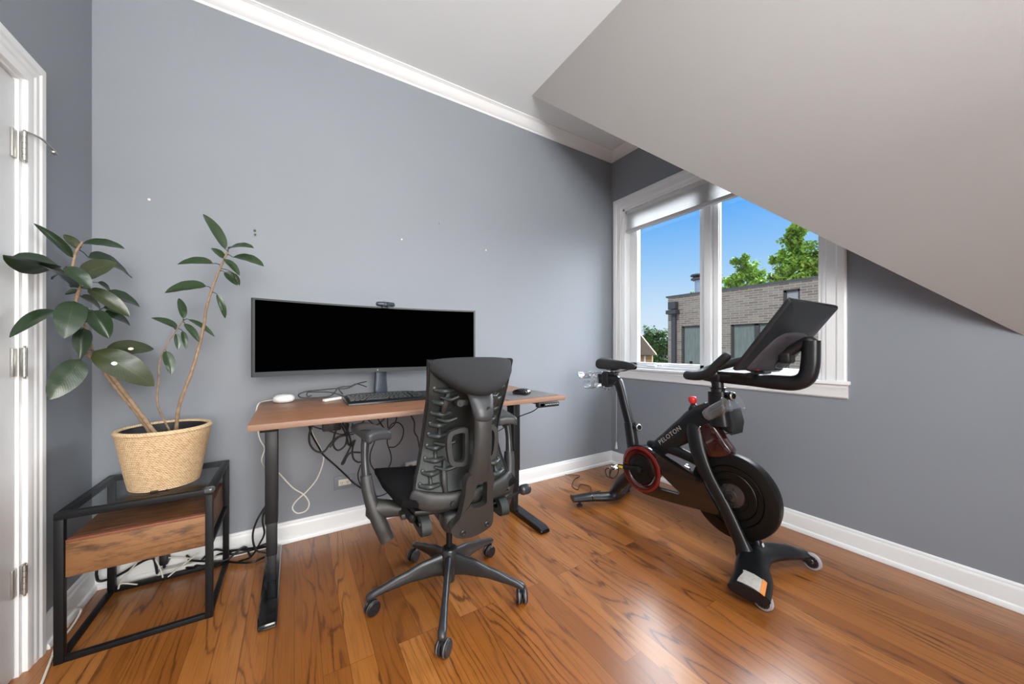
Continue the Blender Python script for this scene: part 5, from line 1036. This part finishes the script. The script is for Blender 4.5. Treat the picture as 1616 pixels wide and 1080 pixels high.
# rear stabiliser
b = BM(); sweep(b, [(1.650, 1.872, 0.056), (1.78, 1.825, 0.056), (1.945, 1.760, 0.054), (2.11, 1.825, 0.056), (2.240, 1.872, 0.056)], [(0.044, 0.020), (0.047, 0.027), (0.048, 0.030), (0.047, 0.027), (0.044, 0.020)], n=20, round_end=False); rs = bk('rear_stabiliser', b, 'bike', sharp=50)
b = BM()
for x, y in ((1.775, 1.827), (2.115, 1.827)): sweep(b, [(x - 0.002, y + 0.001, 0.056), (x + 0.003, y - 0.001, 0.056)], [(0.0485, 0.0285), (0.0485, 0.0285)], n=20, round_end=False, k=1)
bk('joint_band', b, 'bikegloss', rs)
for x in (1.70, 2.19):
    b = BM(); lathe(b, [(0.018, 0), (0.020, 0.002), (0.020, 0.012), (0.010, 0.016), (0.010, 0.040)], (x, 1.853, 0), (0, 0, 1), 18); bk('levelling_foot', b, 'caster', rs)
# front stabiliser
b = BM(); sweep(b, [(1.640, 0.748, 0.066), (1.74, 0.775, 0.080), (1.85, 0.825, 0.088), (1.945, 0.842, 0.090), (2.04, 0.825, 0.086), (2.13, 0.785, 0.078), (2.215, 0.750, 0.062)], [(0.078, 0.030), (0.074, 0.034), (0.066, 0.034), (0.064, 0.032), (0.064, 0.032), (0.058, 0.026), (0.044, 0.016)], n=26, power=2.1, round_end=False); fs = bk('front_stabiliser', b, 'bike', sharp=50)
def strip(bm, x0, x1, a0, a1, off):
    rings = []
    for k_ in (0, 1):
        pass
    G = []
    for o2 in (off, off - 0.002):
        for x in (x0, x1):
            f = (x - 1.64) / 0.10; cy = 0.748 + 0.027 * f; cz = 0.066 + 0.014 * f; ra = 0.078 - 0.004 * f + o2; rb = 0.030 + 0.004 * f + o2
            G.append([bm.verts.new((x, cy + ra * math.cos(a0 + (a1 - a0) * i / 14), cz + rb * math.sin(a0 + (a1 - a0) * i / 14))) for i in range(15)])
    A, B_, C_, D_ = G
    for i in range(14):
        for q in ((A, B_), (D_, C_)): bm.faces.new((q[0][i], q[1][i], q[1][i + 1], q[0][i + 1]))
        bm.faces.new((A[i], C_[i], D_[i], B_[i])) if False else None
    for a_, c_ in ((A, C_), (B_, D_)):
        for i in range(14): bm.faces.new((a_[i], a_[i + 1], c_[i + 1], c_[i]))
    for i in (0, 14): bm.faces.new((A[i], B_[i], D_[i], C_[i]))
b = BM(); strip(b, 1.644, 1.722, 0.80, 2.12, 0.003); pn = bk('grey_grip_panel', b, 'reflector', fs, label='light grey ribbed panel')
b = BM(); strip(b, 1.644, 1.726, 2.13, 2.42, 0.0032)
bk('orange_strip', b, 'orange', fs, label='orange strip')
b = BM()
for a_ in (1.22, 1.68): strip(b, 1.645, 1.725, a_, a_ + 0.02, 0.0036)
bk('panel_groove', b, 'board', fs)
for x, sx in ((1.690, -1), (2.205, 1)):
    c_ = Vector((x, 0.714, 0.0415)); b = BM()
    lathe(b, [(0.030, -0.011), (0.038, -0.009), (0.041, 0), (0.038, 0.009), (0.030, 0.011), (0.0295, 0.006), (0.0295, -0.006)], c_, (1, 0, 0), 32, cap=False)
    whl = bk('transport_wheel', b, 'wheelwhite', fs)
    b = BM(); lathe(b, [(0.013, -0.009), (0.022, -0.010), (0.030, -0.008), (0.030, 0.008), (0.022, 0.010), (0.013, 0.009)], c_, (1, 0, 0), 28); bk('wheel_core', b, 'caster', whl)
    b = BM(); lathe(b, [(0.003, -0.013), (0.009, -0.0125), (0.011, -0.0095), (0.011, 0.0095), (0.009, 0.0125), (0.003, 0.013)], c_, (1, 0, 0), 20)
    for i in range(14): 
        a_ = i * 2 * PI / 14; lathe(b, [(0.0022, -0.0098), (0.0022, 0.0098)], c_ + Vector((0, 0.0262 * math.cos(a_), 0.0262 * math.sin(a_))), (1, 0, 0), 6)
    bk('wheel_bearing', b, 'chrome', whl)
    b = BM(); xs_ = x + (-0.022 if sx < 0 else -0.022); sweep(b, [(xs_ - 0.012, 0.775, 0.062), (xs_ - 0.003, 0.735, 0.052), (xs_, 0.714, 0.042)], [(0.016, 0.016), (0.008, 0.018), (0.006, 0.014)], n=12); lathe(b, [(0.004, 0), (0.004, 0.03)], (xs_, 0.714, 0.0415), (1, 0, 0), 8); bk('wheel_arm', b, 'bike', fs)
# frame
b = BM(); sweep(b, [(1.9450, 1.4344, 0.4439), (1.9450, 1.3420, 0.5286), (1.9450, 1.2351, 0.6190), (1.9450, 1.1476, 0.6919), (1.9450, 1.0600, 0.7551), (1.9450, 1.0309, 0.7989)], [(0.028, 0.048), (0.030, 0.055), (0.033, 0.068), (0.036, 0.080), (0.036, 0.070), (0.034, 0.050)], n=20, power=2.5)
sweep(b, [(1.9450, 1.0260, 0.6919), (1.9450, 1.0328, 0.7697), (1.9450, 1.0367, 0.8748)], [(0.040, 0.052), (0.040, 0.049), (0.039, 0.047)], up=(0, 1, 0), n=22, power=2.6, round_end=False)
sweep(b, [(1.9450, 1.4587, 0.4877), (1.9450, 1.3615, 0.4974), (1.9450, 1.2448, 0.4877), (1.9450, 1.0892, 0.4585)], [(0.024, 0.030), (0.026, 0.032), (0.026, 0.030), (0.026, 0.028)], n=16, power=2.4)
sweep(b, [(1.9450, 1.1719, 0.7746), (1.9450, 1.1796, 0.7454), (1.9450, 1.1670, 0.7114)], [(0.020, 0.020), (0.024, 0.024), (0.028, 0.034)], up=(0, 1, 0), n=14)
sweep(b, [(1.945, 1.752, 0.06), (1.945, 1.735, 0.11), (1.945, 1.66, 0.20), (1.945, 1.55, 0.30), (1.945, 1.47, 0.38)], [(0.060, 0.038), (0.042, 0.038), (0.036, 0.042), (0.034, 0.045), (0.030, 0.05)], up=(0, 1, 0), n=18, power=2.4)
fr = bk('main_frame', b, 'bike', sharp=55)
for xs_ in (1.945, 2.055):
    s = -1 if xs_ < 2 else 1; b = BM()
    pts = [(1.9450, 1.1621, 0.7114), (1.9207, 1.1524, 0.6336), (1.8964, 1.1135, 0.5217), (1.8915, 1.0552, 0.4050), (1.8915, 0.9774, 0.2883), (1.8915, 0.8996, 0.1473), (1.8915, 0.8753, 0.0890)]
    pts = [(XM + abs(XM - p[0]) * s, p[1], p[2]) for p in pts]
    sweep(b, pts, [(0.026, 0.044), (0.024, 0.044), (0.020, 0.042), (0.017, 0.037), (0.017, 0.034), (0.020, 0.034), (0.030, 0.044)], up=(0, 1, 0), n=18, power=2.5)
    fk = bk('fork_leg', b, 'bike', sharp=60)
    if s > 0:
        b = BM(); box(b, (-0.012, -0.0008, -0.008), (0.012, 0.0008, 0.008), 0.0006, 1, Matrix.Rotation(math.radians(-25), 3, 'X') @ Matrix.Rotation(0.2, 3, 'Z')); b.transform(Matrix.Translation((XM + 0.040, 0.838, 0.128))); bk('white_sticker', b, 'sticker', fk)
# maker's lettering along the main tube
p0 = Vector((1.9129, 1.3664, 0.5130)); p1 = Vector((1.9129, 1.2273, 0.6355)); du = (p1 - p0).normalized(); dv = Vector((0, du.z, -du.y)); dv = -dv if dv.z < 0 else dv
tb = text_bm('PELOTON', 0.036, 0.0012, lambda x, y, z: p0 + du * x + dv * y + Vector((-z, 0, 0)), spacing=1.18)
ext = max((v.co - p0).dot(du) for v in tb.verts); L_ = (p1 - p0).length
for v in tb.verts:
    q = v.co - p0; a_ = q.dot(du); v.co = v.co + du * (a_ * (L_ / ext) - a_); v.co.x = p0.x - 0.0006 + (v.co.x - p0.x)
bk('lettering', tb, 'silver', fr, flat=True, label='silver lettering on the main tube')
# belt cover: glossy shroud with a triangular opening
outer = [(1.6163, 0.3564), (1.592, 0.4294), (1.5317, 0.476), (1.4587, 0.4916), (1.3907, 0.4799), (1.3032, 0.4488), (1.1865, 0.4177), (1.0843, 0.3943), (1.06, 0.3613), (1.026, 0.3078), (0.9919, 0.2465), (1.0989, 0.231), (1.2292, 0.2125), (1.3615, 0.1979), (1.4685, 0.194), (1.556, 0.2203), (1.6066, 0.2786)]
hole = [(1.3732, 0.2563), (1.3615, 0.3127), (1.3304, 0.3516), (1.274, 0.3185), (1.2059, 0.2815), (1.2176, 0.2699), (1.2934, 0.2621)]
hc = Vector((1.2837, 0.292))
def raycast(poly, ang):
    d = Vector((math.cos(ang), math.sin(ang))); best = 9
    for i in range(len(poly)):
        a = Vector(poly[i]) - hc; e_ = Vector(poly[(i + 1) % len(poly)]) - Vector(poly[i]); den = d.x * e_.y - d.y * e_.x
        if abs(den) < 1e-12: continue
        tt = (a.x * e_.y - a.y * e_.x) / den; u = (a.x * d.y - a.y * d.x) / den
        if tt > 0 and -1e-6 <= u <= 1 + 1e-6: best = min(best, tt)
    p = hc + d * best; return (p.x, p.y)
so = smooth_poly(outer, 4); N_ = 140; oo = [raycast(so, 2 * PI * i / N_) for i in range(N_)]; hh = [raycast(hole, 2 * PI * i / N_) for i in range(N_)]
b = BM(); plate(b, oo, hh, lambda u, v, w_: Vector((w_, u, v)), 1.868, 1.912)
bmesh.ops.bevel(b, geom=[e_ for e_ in b.edges if len(e_.link_faces) == 2 and e_.calc_face_angle(0) > 1.0 and abs(e_.verts[0].co.x - e_.verts[1].co.x) < 1e-5], offset=0.006, segments=3, affect='EDGES', profile=0.5)
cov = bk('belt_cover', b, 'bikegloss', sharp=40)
b = BM(); sweep(b, [(1.890, hole[0][0] + 0.01, hole[0][1] - 0.004), (1.890, hole[6][0], hole[6][1] - 0.002), (1.890, hole[5][0] - 0.012, hole[5][1] - 0.004)], 0.008, n=10); bk('silver_rail', b, 'chrome', cov)
cc = Vector((1.8623, 1.4704, 0.3418)); cc.x = 1.8675
b = BM(); lathe(b, [(0.112, 0), (0.138, 0.0), (0.141, 0.004), (0.139, 0.009), (0.132, 0.011), (0.112, 0.008), (0.099, 0.001)], cc, (-1, 0, 0), 64); bk('red_drive_ring', b, 'bikered', cov, label='deep red ring around the crank')
b = BM(); lathe(b, [(0.104, 0.0), (0.106, 0.008), (0.121, 0.0105), (0.124, 0.0118), (0.109, 0.0108), (0.098, 0.0085), (0.092, 0.002)], cc, (-1, 0, 0), 64); bk('gloss_ring', b, mat('dark_red_gloss', (0.045, 0.004, 0.004), 0.05, coat=1.0), cov)
b = BM(); lathe(b, [(0.094, 0.0), (0.090, 0.007), (0.060, 0.010), (0.058, 0.0085), (0.020, 0.010), (0.020, 0.016), (0.001, 0.017)], cc, (-1, 0, 0), 56); bk('hub_disc', b, 'fly', cov)
# cranks and pedals
def crank(side, cx, c0, c1):
    b = BM(); c0 = Vector(c0); c1 = Vector(c1); sweep(b, [c0, c0.lerp(c1, 0.5), c1], [(0.009, 0.017), (0.008, 0.013), (0.009, 0.014)], up=(0, 0, 1), n=14, power=3); lathe(b, [(0.017, 0), (0.019, 0.004), (0.019, 0.014), (0.012, 0.017), (0.001, 0.016)], c0 + Vector((-side * 0.004, 0, 0)), (side, 0, 0), 22); ck = bk('crank_arm', b, 'blackmetal', sharp=50)
    if side < 0:
        b = BM(); d = (c1 - c0).normalized(); f_ = c0 + (c1 - c0) * 0.86; box(b, (-0.001, -0.016, -0.008), (0.001, 0.016, 0.008), 0.0005, 1, Matrix.Rotation(math.atan2(d.z, d.y), 3, 'X')); b.transform(Matrix.Translation(f_ + Vector((-0.0095, 0, 0)))); bk('yellow_label', b, 'yellow', ck)
    pc = c1 + Vector((side * 0.050, 0, 0)); b = BM(); lathe(b, [(0.006, 0), (0.006, 0.012), (0.013, 0.016), (0.011, 0.045), (0.014, 0.050), (0.014, 0.070), (0.005, 0.074)], c1 + Vector((side * 0.006, 0, 0)), (side, 0, 0), 18)
    sweep(b, [pc + Vector((0, -0.030, 0)), pc + Vector((0, 0, 0.007)), pc + Vector((0, 0.030, 0))], [(0.018, 0.004), (0.026, 0.006), (0.016, 0.004)], n=12); pd = bk('pedal', b, 'chrome', ck)
    b = BM()
    for k_ in (-1, 1): tube(b, [pc + Vector((k_ * 0.024, -0.02, -0.004)), pc + Vector((k_ * 0.026, 0.03, -0.010)), pc + Vector((k_ * 0.022, 0.052, -0.035)), pc + Vector((k_ * 0.012, 0.045, -0.070)), pc + Vector((0, 0.010, -0.078))], 0.003, 8)
    tube(b, [pc + Vector((-0.034, -0.01, -0.01)), pc + Vector((-0.036, 0.0, -0.05)), pc + Vector((0, 0.0, -0.070)), pc + Vector((0.036, 0.0, -0.05)), pc + Vector((0.034, -0.01, -0.01))], 0.0035, 8); bk('toe_cage', b, 'chairdark', pd)
crank(-1, 0, (1.846, cc.y, cc.z), (1.838, cc.y + 0.153, cc.z - 0.020)); crank(1, 0, (2.040, cc.y, cc.z), (2.046, cc.y - 0.153, cc.z + 0.020))
b = BM(); lathe(b, [(0.016, 0), (0.016, 0.19)], (1.850, cc.y, cc.z), (1, 0, 0), 16); bk('crank_axle', b, 'blackmetal')
# flywheel
wc = Vector((1.9450, 0.9579, 0.3438)); b = BM(); prof = [(0.05, -0.012), (0.080, -0.014), (0.083, -0.018), (0.116, -0.020), (0.120, -0.016), (0.124, -0.021), (0.148, -0.0225), (0.152, -0.018), (0.156, -0.026), (0.206, -0.027), (0.214, -0.023), (0.216, -0.015), (0.216, 0.015), (0.214, 0.023), (0.206, 0.027), (0.156, 0.026), (0.124, 0.021), (0.05, 0.012)]
lathe(b, prof, wc, (1, 0, 0), 96); fw = bk('flywheel', b, 'fly', sharp=30)
b = BM(); lathe(b, [(0.062, -0.010), (0.060, -0.022), (0.030, -0.026), (0.028, -0.032), (0.012, -0.033), (0.012, 0.033), (0.028, 0.032), (0.060, 0.022), (0.062, 0.010)], wc, (1, 0, 0), 40); bk('flywheel_hub', b, 'flyhub', fw)
b = BM(); lathe(b, [(0.012, -0.062), (0.012, 0.062)], wc, (1, 0, 0), 16); bk('flywheel_axle', b, 'blackmetal', fw)
# brake housing over the top of the flywheel, a red reflection put into its colour
o_ = smooth_poly([(1.133, 0.5995), (1.1086, 0.6773), (1.0746, 0.7017), (1.0357, 0.6803), (0.9871, 0.6141), (0.955, 0.5675), (1.0017, 0.5315), (1.0649, 0.5149), (1.1184, 0.5217)], 5)
b = BM(); prism(b, o_, lambda u, v, w_: Vector((w_, u, v)), XM - 0.034, XM + 0.034, 0.010); bh = bk('brake_housing', b, mat('gloss_black_red_reflection', (0.028, 0.006, 0.006), 0.04, coat=1.0, var=0.2, scale=12), sharp=45)
b = BM(); sweep(b, [(1.9090, 1.1135, 0.6725), (1.9090, 1.1330, 0.6141), (1.9090, 1.1232, 0.5558), (1.9090, 1.0989, 0.5266)], [(0.004, 0.004)] * 4, up=(1, 0, 0), n=8); bk('chrome_trim', b, 'chrome', bh)
# red resistance knob
kp = Vector((1.9450, 1.1787, 0.8086)); b = BM(); lathe(b, [(0.006, -0.055), (0.006, -0.018)], kp, (0, 0.12, 1), 12); kn = bk('knob_stalk', b, 'blackmetal')
b = BM(); lathe(b, [(0.008, -0.024), (0.019, -0.014), (0.024, 0.002), (0.023, 0.014), (0.017, 0.021), (0.001, 0.023)], kp, (0, 0.12, 1), 8); bmesh.ops.bevel(b, geom=b.edges[:], offset=0.002, segments=2, affect='EDGES'); bk('resistance_knob', b, 'redknob', kn, label='red resistance knob', sharp=50)
# handlebar post, adjusting knobs
b = BM(); lathe(b, [(0.034, 0), (0.034, 0.020), (0.040, 0.022), (0.041, 0.028)], Vector((1.9450, 1.0367, 0.8689)), (0, 0, 1), 28); sweep(b, [(1.9450, 1.0367, 0.8689), (1.9450, 1.0386, 0.9156), (1.9450, 1.0484, 0.9545)], [(0.029, 0.031), (0.029, 0.030), (0.036, 0.040)], up=(0, 1, 0), n=20); bk('handlebar_post', b, 'bike')
def ring_knob(p, d, nm='adjusting_knob'):
    p = Vector(p); d = Vector(d).normalized(); b = BM(); lathe(b, [(0.009, 0), (0.009, 0.022), (0.020, 0.026), (0.0235, 0.034), (0.0215, 0.044), (0.015, 0.047), (0.013, 0.040), (0.001, 0.039)], p, d, 26); o = bk(nm, b, 'bike')
    b = BM(); lathe(b, [(0.0150, 0.0474), (0.0215, 0.0446), (0.0222, 0.0452), (0.0180, 0.0490), (0.0145, 0.0486)], p, d, 26, cap=False); bk('metal_rim', b, 'nickel', o)
ring_knob((1.9450, 0.9968, 0.8553), (-0.25, -1, 0.08)); ring_knob((1.9450, 1.5803, 0.5772), (-0.30, -1, 0.15))
# seat post
b = BM(); sweep(b, [(1.9450, 1.5832, 0.3807), (1.9450, 1.5998, 0.4585), (1.9450, 1.6260, 0.5995)], [(0.034, 0.040), (0.034, 0.038), (0.033, 0.037)], up=(0, 1, 0), n=20, power=2.6, round_end=False); bk('seat_tube', b, 'bike')
b = BM(); sweep(b, [(1.9450, 1.6221, 0.5752), (1.9450, 1.6678, 0.7114), (1.9450, 1.7067, 0.8281), (1.9450, 1.7330, 0.8689), (1.9450, 1.7845, 0.8787), (1.9450, 1.9012, 0.8787)], [(0.024, 0.031), (0.024, 0.031), (0.024, 0.033), (0.024, 0.036), (0.024, 0.036), (0.024, 0.036)], up=(0, 1, 0.9), n=20, power=2.8); sp_ = bk('seat_post', b, 'bike')
b = BM(); 
for i in range(16):
    q = Vector((1.9207, 1.6435, 0.6141)).lerp(Vector((1.9207, 1.6970, 0.7989)), i / 15); lathe(b, [(0.0022, 0), (0.0022, 0.0010)], q + Vector((0.0006, 0.006, 0)), (-1, 0, 0), 6)
bk('height_marks', b, 'tabpanel', sp_)
b = BM(); box(b, (1.9110, 1.7991, 0.8232), (1.9790, 1.8526, 0.9302), 0.008); box(b, (1.9207, 1.7408, 0.9107), (1.9693, 1.8478, 0.9351), 0.006); box(b, (1.9256, 1.7262, 0.9302), (1.9645, 1.7797, 0.9545), 0.004); bk('saddle_clamp', b, 'chairdark', sp_)
b = BM(); lathe(b, [(0.004, 0), (0.004, 0.05)], Vector((1.9207, 1.7408, 0.9399)), (1, 0, 0), 10); tube(b, [(1.9158, 1.8283, 0.8281), (1.9061, 1.8186, 0.8135), (1.9061, 1.7894, 0.8106), (1.9061, 1.7700, 0.8203)], 0.006, 8); bk('clamp_lever', b, 'chrome', sp_)
def sadfn(p):
    f = (p.y + 0.150) / 0.300            # 0 nose .. 1 rear
    w_ = 0.020 + 0.070 * max(0, (f - 0.30) / 0.70) ** 1.3 if f > 0.3 else 0.020
    z = p.z * (0.42 + 0.58 * f) + 0.010 * (2 * f - 1) ** 2 - 0.014 * max(0, 0.35 - f) * 3 - 0.018 * (p.x / 0.08) ** 2 * 1.0
    return Vector((p.x / 0.08 * w_, p.y, z - 0.25 * (1 - f) * 0.01))
b = BM(); rbox(b, (0, 0, 0), (0.16, 0.305, 0.078), 0.034, 10, fn=sadfn); b.transform(Matrix.Translation(Vector((1.9450, 1.7272, 0.9934)))); sd = bk('saddle', b, 'grip', sharp=80)
b = BM()
for s in (-1, 1): tube(b, [Vector((1.9450, 1.6192, 0.9691)) + Vector((s * 0.012, 0, 0)), Vector((1.9450, 1.6873, 0.9467)) + Vector((s * 0.020, 0, 0)), Vector((1.9450, 1.7894, 0.9467)) + Vector((s * 0.022, 0, 0)), Vector((1.9450, 1.8478, 0.9720)) + Vector((s * 0.035, 0, 0))], 0.0038, 8)
bk('saddle_rail', b, 'chrome', sd)
# clear weight holders behind the saddle
for s in (-1, 1):
    b = BM(); x_ = XM + s * 0.055; w_ = (0.038, 0.0035)
    sweep(b, [(x_, 1.865, 0.930), (x_, 1.91, 0.930), (x_, 1.945, 0.912), (x_, 1.985, 0.880), (x_, 2.020, 0.880), (x_, 2.045, 0.902), (x_, 2.050, 0.918)], [w_] * 7, up=(0, 0.3, 1), n=12, power=4); wh = bk('weight_holder', b, 'acrylic')
    b = BM(); sweep(b, [(x_, 1.915, 0.925), (x_, 1.895, 0.880), (x_, 1.900, 0.835), (x_, 1.935, 0.805), (x_, 1.97, 0.808), (x_, 1.985, 0.835), (x_, 1.975, 0.858)], [w_] * 7, up=(0, 1, 0.3), n=12, power=4); bk('lower_cradle', b, 'acrylic', wh)
    b = BM(); 
    for e_ in (-1, 1): tube(b, [(x_ + e_ * 0.038, 1.865, 0.931), (x_ + e_ * 0.038, 1.945, 0.913), (x_ + e_ * 0.038, 1.985, 0.881), (x_ + e_ * 0.038, 2.02, 0.881), (x_ + e_ * 0.038, 2.048, 0.91)], 0.0035, 6)
    bk('holder_edge', b, 'chrome', wh)
# handlebar
b = BM()
near_ = [(XM, 1.140, 0.956), (XM - 0.075, 1.152, 0.957), (XM - 0.12, 1.128, 0.960), (XM - 0.160, 1.05, 0.964), (XM - 0.182, 0.985, 0.985), (XM - 0.190, 0.935, 1.030), (XM - 0.194, 0.895, 1.068)]
far_ = [(XM, 1.140, 0.956), (XM + 0.06, 1.152, 0.968), (XM + 0.11, 1.125, 0.990), (XM + 0.150, 1.06, 1.018), (XM + 0.178, 0.99, 1.042), (XM + 0.190, 0.935, 1.056), (XM + 0.194, 0.885, 1.068)]
for pts in (near_, far_): sweep(b, pts, [(0.023, 0.023), (0.024, 0.024), (0.0245, 0.0245), (0.024, 0.024), (0.0225, 0.0225), (0.022, 0.022), (0.0215, 0.0215)], n=18)
sweep(b, [(XM, 1.140, 0.956), (XM, 1.09, 0.952), (XM, 1.03, 0.950)], [(0.055, 0.022), (0.048, 0.027), (0.038, 0.032)], n=18)
sweep(b, [(XM - 0.165, 1.04, 0.966), (XM - 0.06, 1.04, 0.962), (XM, 1.04, 0.958)], 0.021, n=14)
hb = bk('handlebar', b, 'grip', sharp=70)
b = BM(); sweep(b, [(XM, 1.05, 0.952), (XM, 0.90, 0.950), (XM, 0.76, 0.946), (XM, 0.690, 0.950), (XM, 0.650, 0.978), (XM, 0.637, 1.03), (XM, 0.634, 1.10), (XM, 0.634, 1.142)], [(0.030, 0.029), (0.030, 0.031), (0.031, 0.034), (0.032, 0.034), (0.033, 0.034), (0.032, 0.034), (0.031, 0.033), (0.031, 0.033)], up=(0, 0.6, 1), n=22, power=2.4, round_end=False); bk('screen_arm', b, 'bike', sharp=60)
b = BM(); rbox(b, (XM, 0.905, 0.984), (0.28, 0.13, 0.020), 0.008, 6); rbox(b, (XM, 0.90, 0.972), (0.10, 0.10, 0.03), 0.01, 5); bk('phone_tray', b, 'bike')
# tablet screen
e_v = Vector((0, -0.2140, 0.3015)); VL = e_v.length; e_v.normalize(); e_w = Vector((0, -e_v.z, e_v.y)); e_w = e_w if e_w.y < 0 else -e_w     # out of the back
tb0 = Vector((XM + 0.006, 0.838, 1.013))
def TF(u, v, w_): return tb0 + Vector((u, 0, 0)) + e_v * v + e_w * w_
HU = 0.262
def rrect(hu, v0, v1, r, n=6):
    out = []
    for cx, cy, a0 in ((hu - r, v1 - r, 0), (-hu + r, v1 - r, PI / 2), (-hu + r, v0 + r, PI), (hu - r, v0 + r, 1.5 * PI)):
        for i in range(n + 1): a_ = a0 + PI / 2 * i / n; out.append((cx + r * math.cos(a_), cy + r * math.sin(a_)))
    return out
b = BM(); base_ = rrect(HU, 0, VL, 0.012)
def scl(pl, k1_, k2_): return [(u * k1_, VL / 2 + (v - VL / 2) * k2_) for u, v in pl]
loft(b, [[TF(u, v, 0.0) for u, v in base_], [TF(u, v, 0.010) for u, v in base_], [TF(u, v, 0.018) for u, v in scl(base_, 0.975, 0.965)], [TF(u, v, 0.026) for u, v in scl(base_, 0.80, 0.78)], [TF(u, v, 0.027) for u, v in scl(base_, 0.5, 0.5)]]); tab = bk('tablet_housing', b, 'tabback', sharp=35)
b = BM(); loft(b, [[TF(u, v, -0.0015) for u, v in scl(base_, 0.985, 0.975)], [TF(u, v, 0.0015) for u, v in scl(base_, 0.985, 0.975)]]); bk('touch_screen', b, 'screen', tab, flat=True)
b = BM(); hp = smooth_poly([(-0.205, 0.045), (-0.195, 0.018), (-0.10, 0.010), (0.10, 0.010), (0.195, 0.018), (0.205, 0.045), (0.188, 0.130), (0.150, 0.195), (0.085, 0.220), (-0.085, 0.220), (-0.150, 0.195), (-0.188, 0.130)], 5)
hcx, hcy = 0, 0.095
loft(b, [[TF(u, v, 0.018) for u, v in hp], [TF(u, v, 0.029) for u, v in hp], [TF(hcx + (u - hcx) * 0.94, hcy + (v - hcy) * 0.93, 0.037) for u, v in hp], [TF(hcx + (u - hcx) * 0.6, hcy + (v - hcy) * 0.6, 0.040) for u, v in hp]]); bp_ = bk('back_panel', b, 'tabpanel', tab, sharp=35, label='dark grey raised back panel')
b = BM(); loft(b, [[TF(u, v, 0.0385) for u, v in [(-0.15, 0.012), (0.15, 0.012), (0.13, 0.0), (-0.13, 0.0)]], [TF(u, v, 0.010) for u, v in [(-0.19, 0.020), (0.19, 0.020), (0.17, 0.002), (-0.17, 0.002)]]]); bk('speaker_lip', b, 'bikegloss', tab)
b = BM(); ci = [TF(0.055 + 0.013 * math.cos(a_ * PI / 8), 0.178 + 0.013 * math.sin(a_ * PI / 8), 0.0385) for a_ in range(-3, 12)]; tube(b, ci, 0.0014, 6, 1); tube(b, [TF(0.075, 0.202, 0.0380), TF(0.068, 0.188, 0.0385), TF(0.044, 0.168, 0.0392), TF(0.038, 0.152, 0.0395)], 0.0014, 6); bk('emblem', b, 'silver', bp_, label='small silver emblem')
b = BM(); rbox(b, tuple(TF(0.0, 0.105, 0.062)), (0.07, 0.05, 0.05), 0.012, 5); sweep(b, [TF(0, 0.105, 0.045), Vector((XM, 0.650, 1.135)), Vector((XM, 0.634, 1.128))], [(0.028, 0.022), (0.026, 0.024), (0.028, 0.028)], n=14); bk('tilt_hinge', b, 'chairdark', tab)
b = BM()
for i in range(4): lathe(b, [(0.0032, 0), (0.0032, 0.0012)], TF(-0.095 + i * 0.018, 0.045 + i * 0.010, 0.0375), e_w, 10)
bk('port_screw', b, 'nickel', bp_)
b = BM(); prism(b, [(-0.125, 0.016), (-0.098, 0.016), (-0.098, 0.025), (-0.125, 0.025)], TF, 0.0360, 0.0375); bk('red_label', b, 'redknob', bp_)
b = BM(); tube(b, [TF(-0.01, 0.075, 0.045), TF(-0.03, 0.05, 0.062), TF(-0.01, 0.06, 0.08), TF(0.0, 0.085, 0.075)], 0.0028, 7); bk('screen_cable', b, 'bcable', tab)
# cup and weight holders in front of the post
b = BM(); o_ = [(0.9813, 0.7843), (1.0493, 0.7114), (1.0299, 0.6773), (0.9715, 0.6482), (0.9618, 0.7114)]
prism(b, o_, lambda u, v, w_: Vector((w_, u, v)), XM + 0.005, XM + 0.125, 0.004); box(b, (XM - 0.01, 0.985, 0.72), (XM + 0.11, 1.01, 0.775), 0.004); bx_ = bk('accessory_pouch', b, 'grip', sharp=40)
b = BM(); tube(b, [(1.9450, 1.0600, 0.7114), (1.9450, 1.0211, 0.6919), (1.9450, 0.9919, 0.6676), (1.9256, 0.9531, 0.6676)], 0.003, 7); tube(b, [(1.9353, 1.0698, 0.7114), (1.9304, 1.0406, 0.6773), (1.9304, 0.9919, 0.6579), (1.9304, 0.9579, 0.6744)], 0.0028, 7); bk('brake_cable', b, 'bcable')
for x_ in (XM - 0.052, XM + 0.075):
    b = BM(); p_ = Vector((x_, 1.072, 0.742)); d_ = Vector((-0.0, -0.76, 0.55)).normalized(); lathe(b, [(0.010, 0.0), (0.029, 0.003), (0.033, 0.02), (0.036, 0.125), (0.040, 0.132), (0.0375, 0.133), (0.033, 0.125), (0.030, 0.02), (0.010, 0.006)], p_, d_, 30); bk('bottle_holder', b, 'clear', sharp=50, label='clear plastic bottle holder')
for o in list(C.objects):
    if o.type == 'MESH' and len(o.data.polygons) == 0: bpy.data.objects.remove(o)
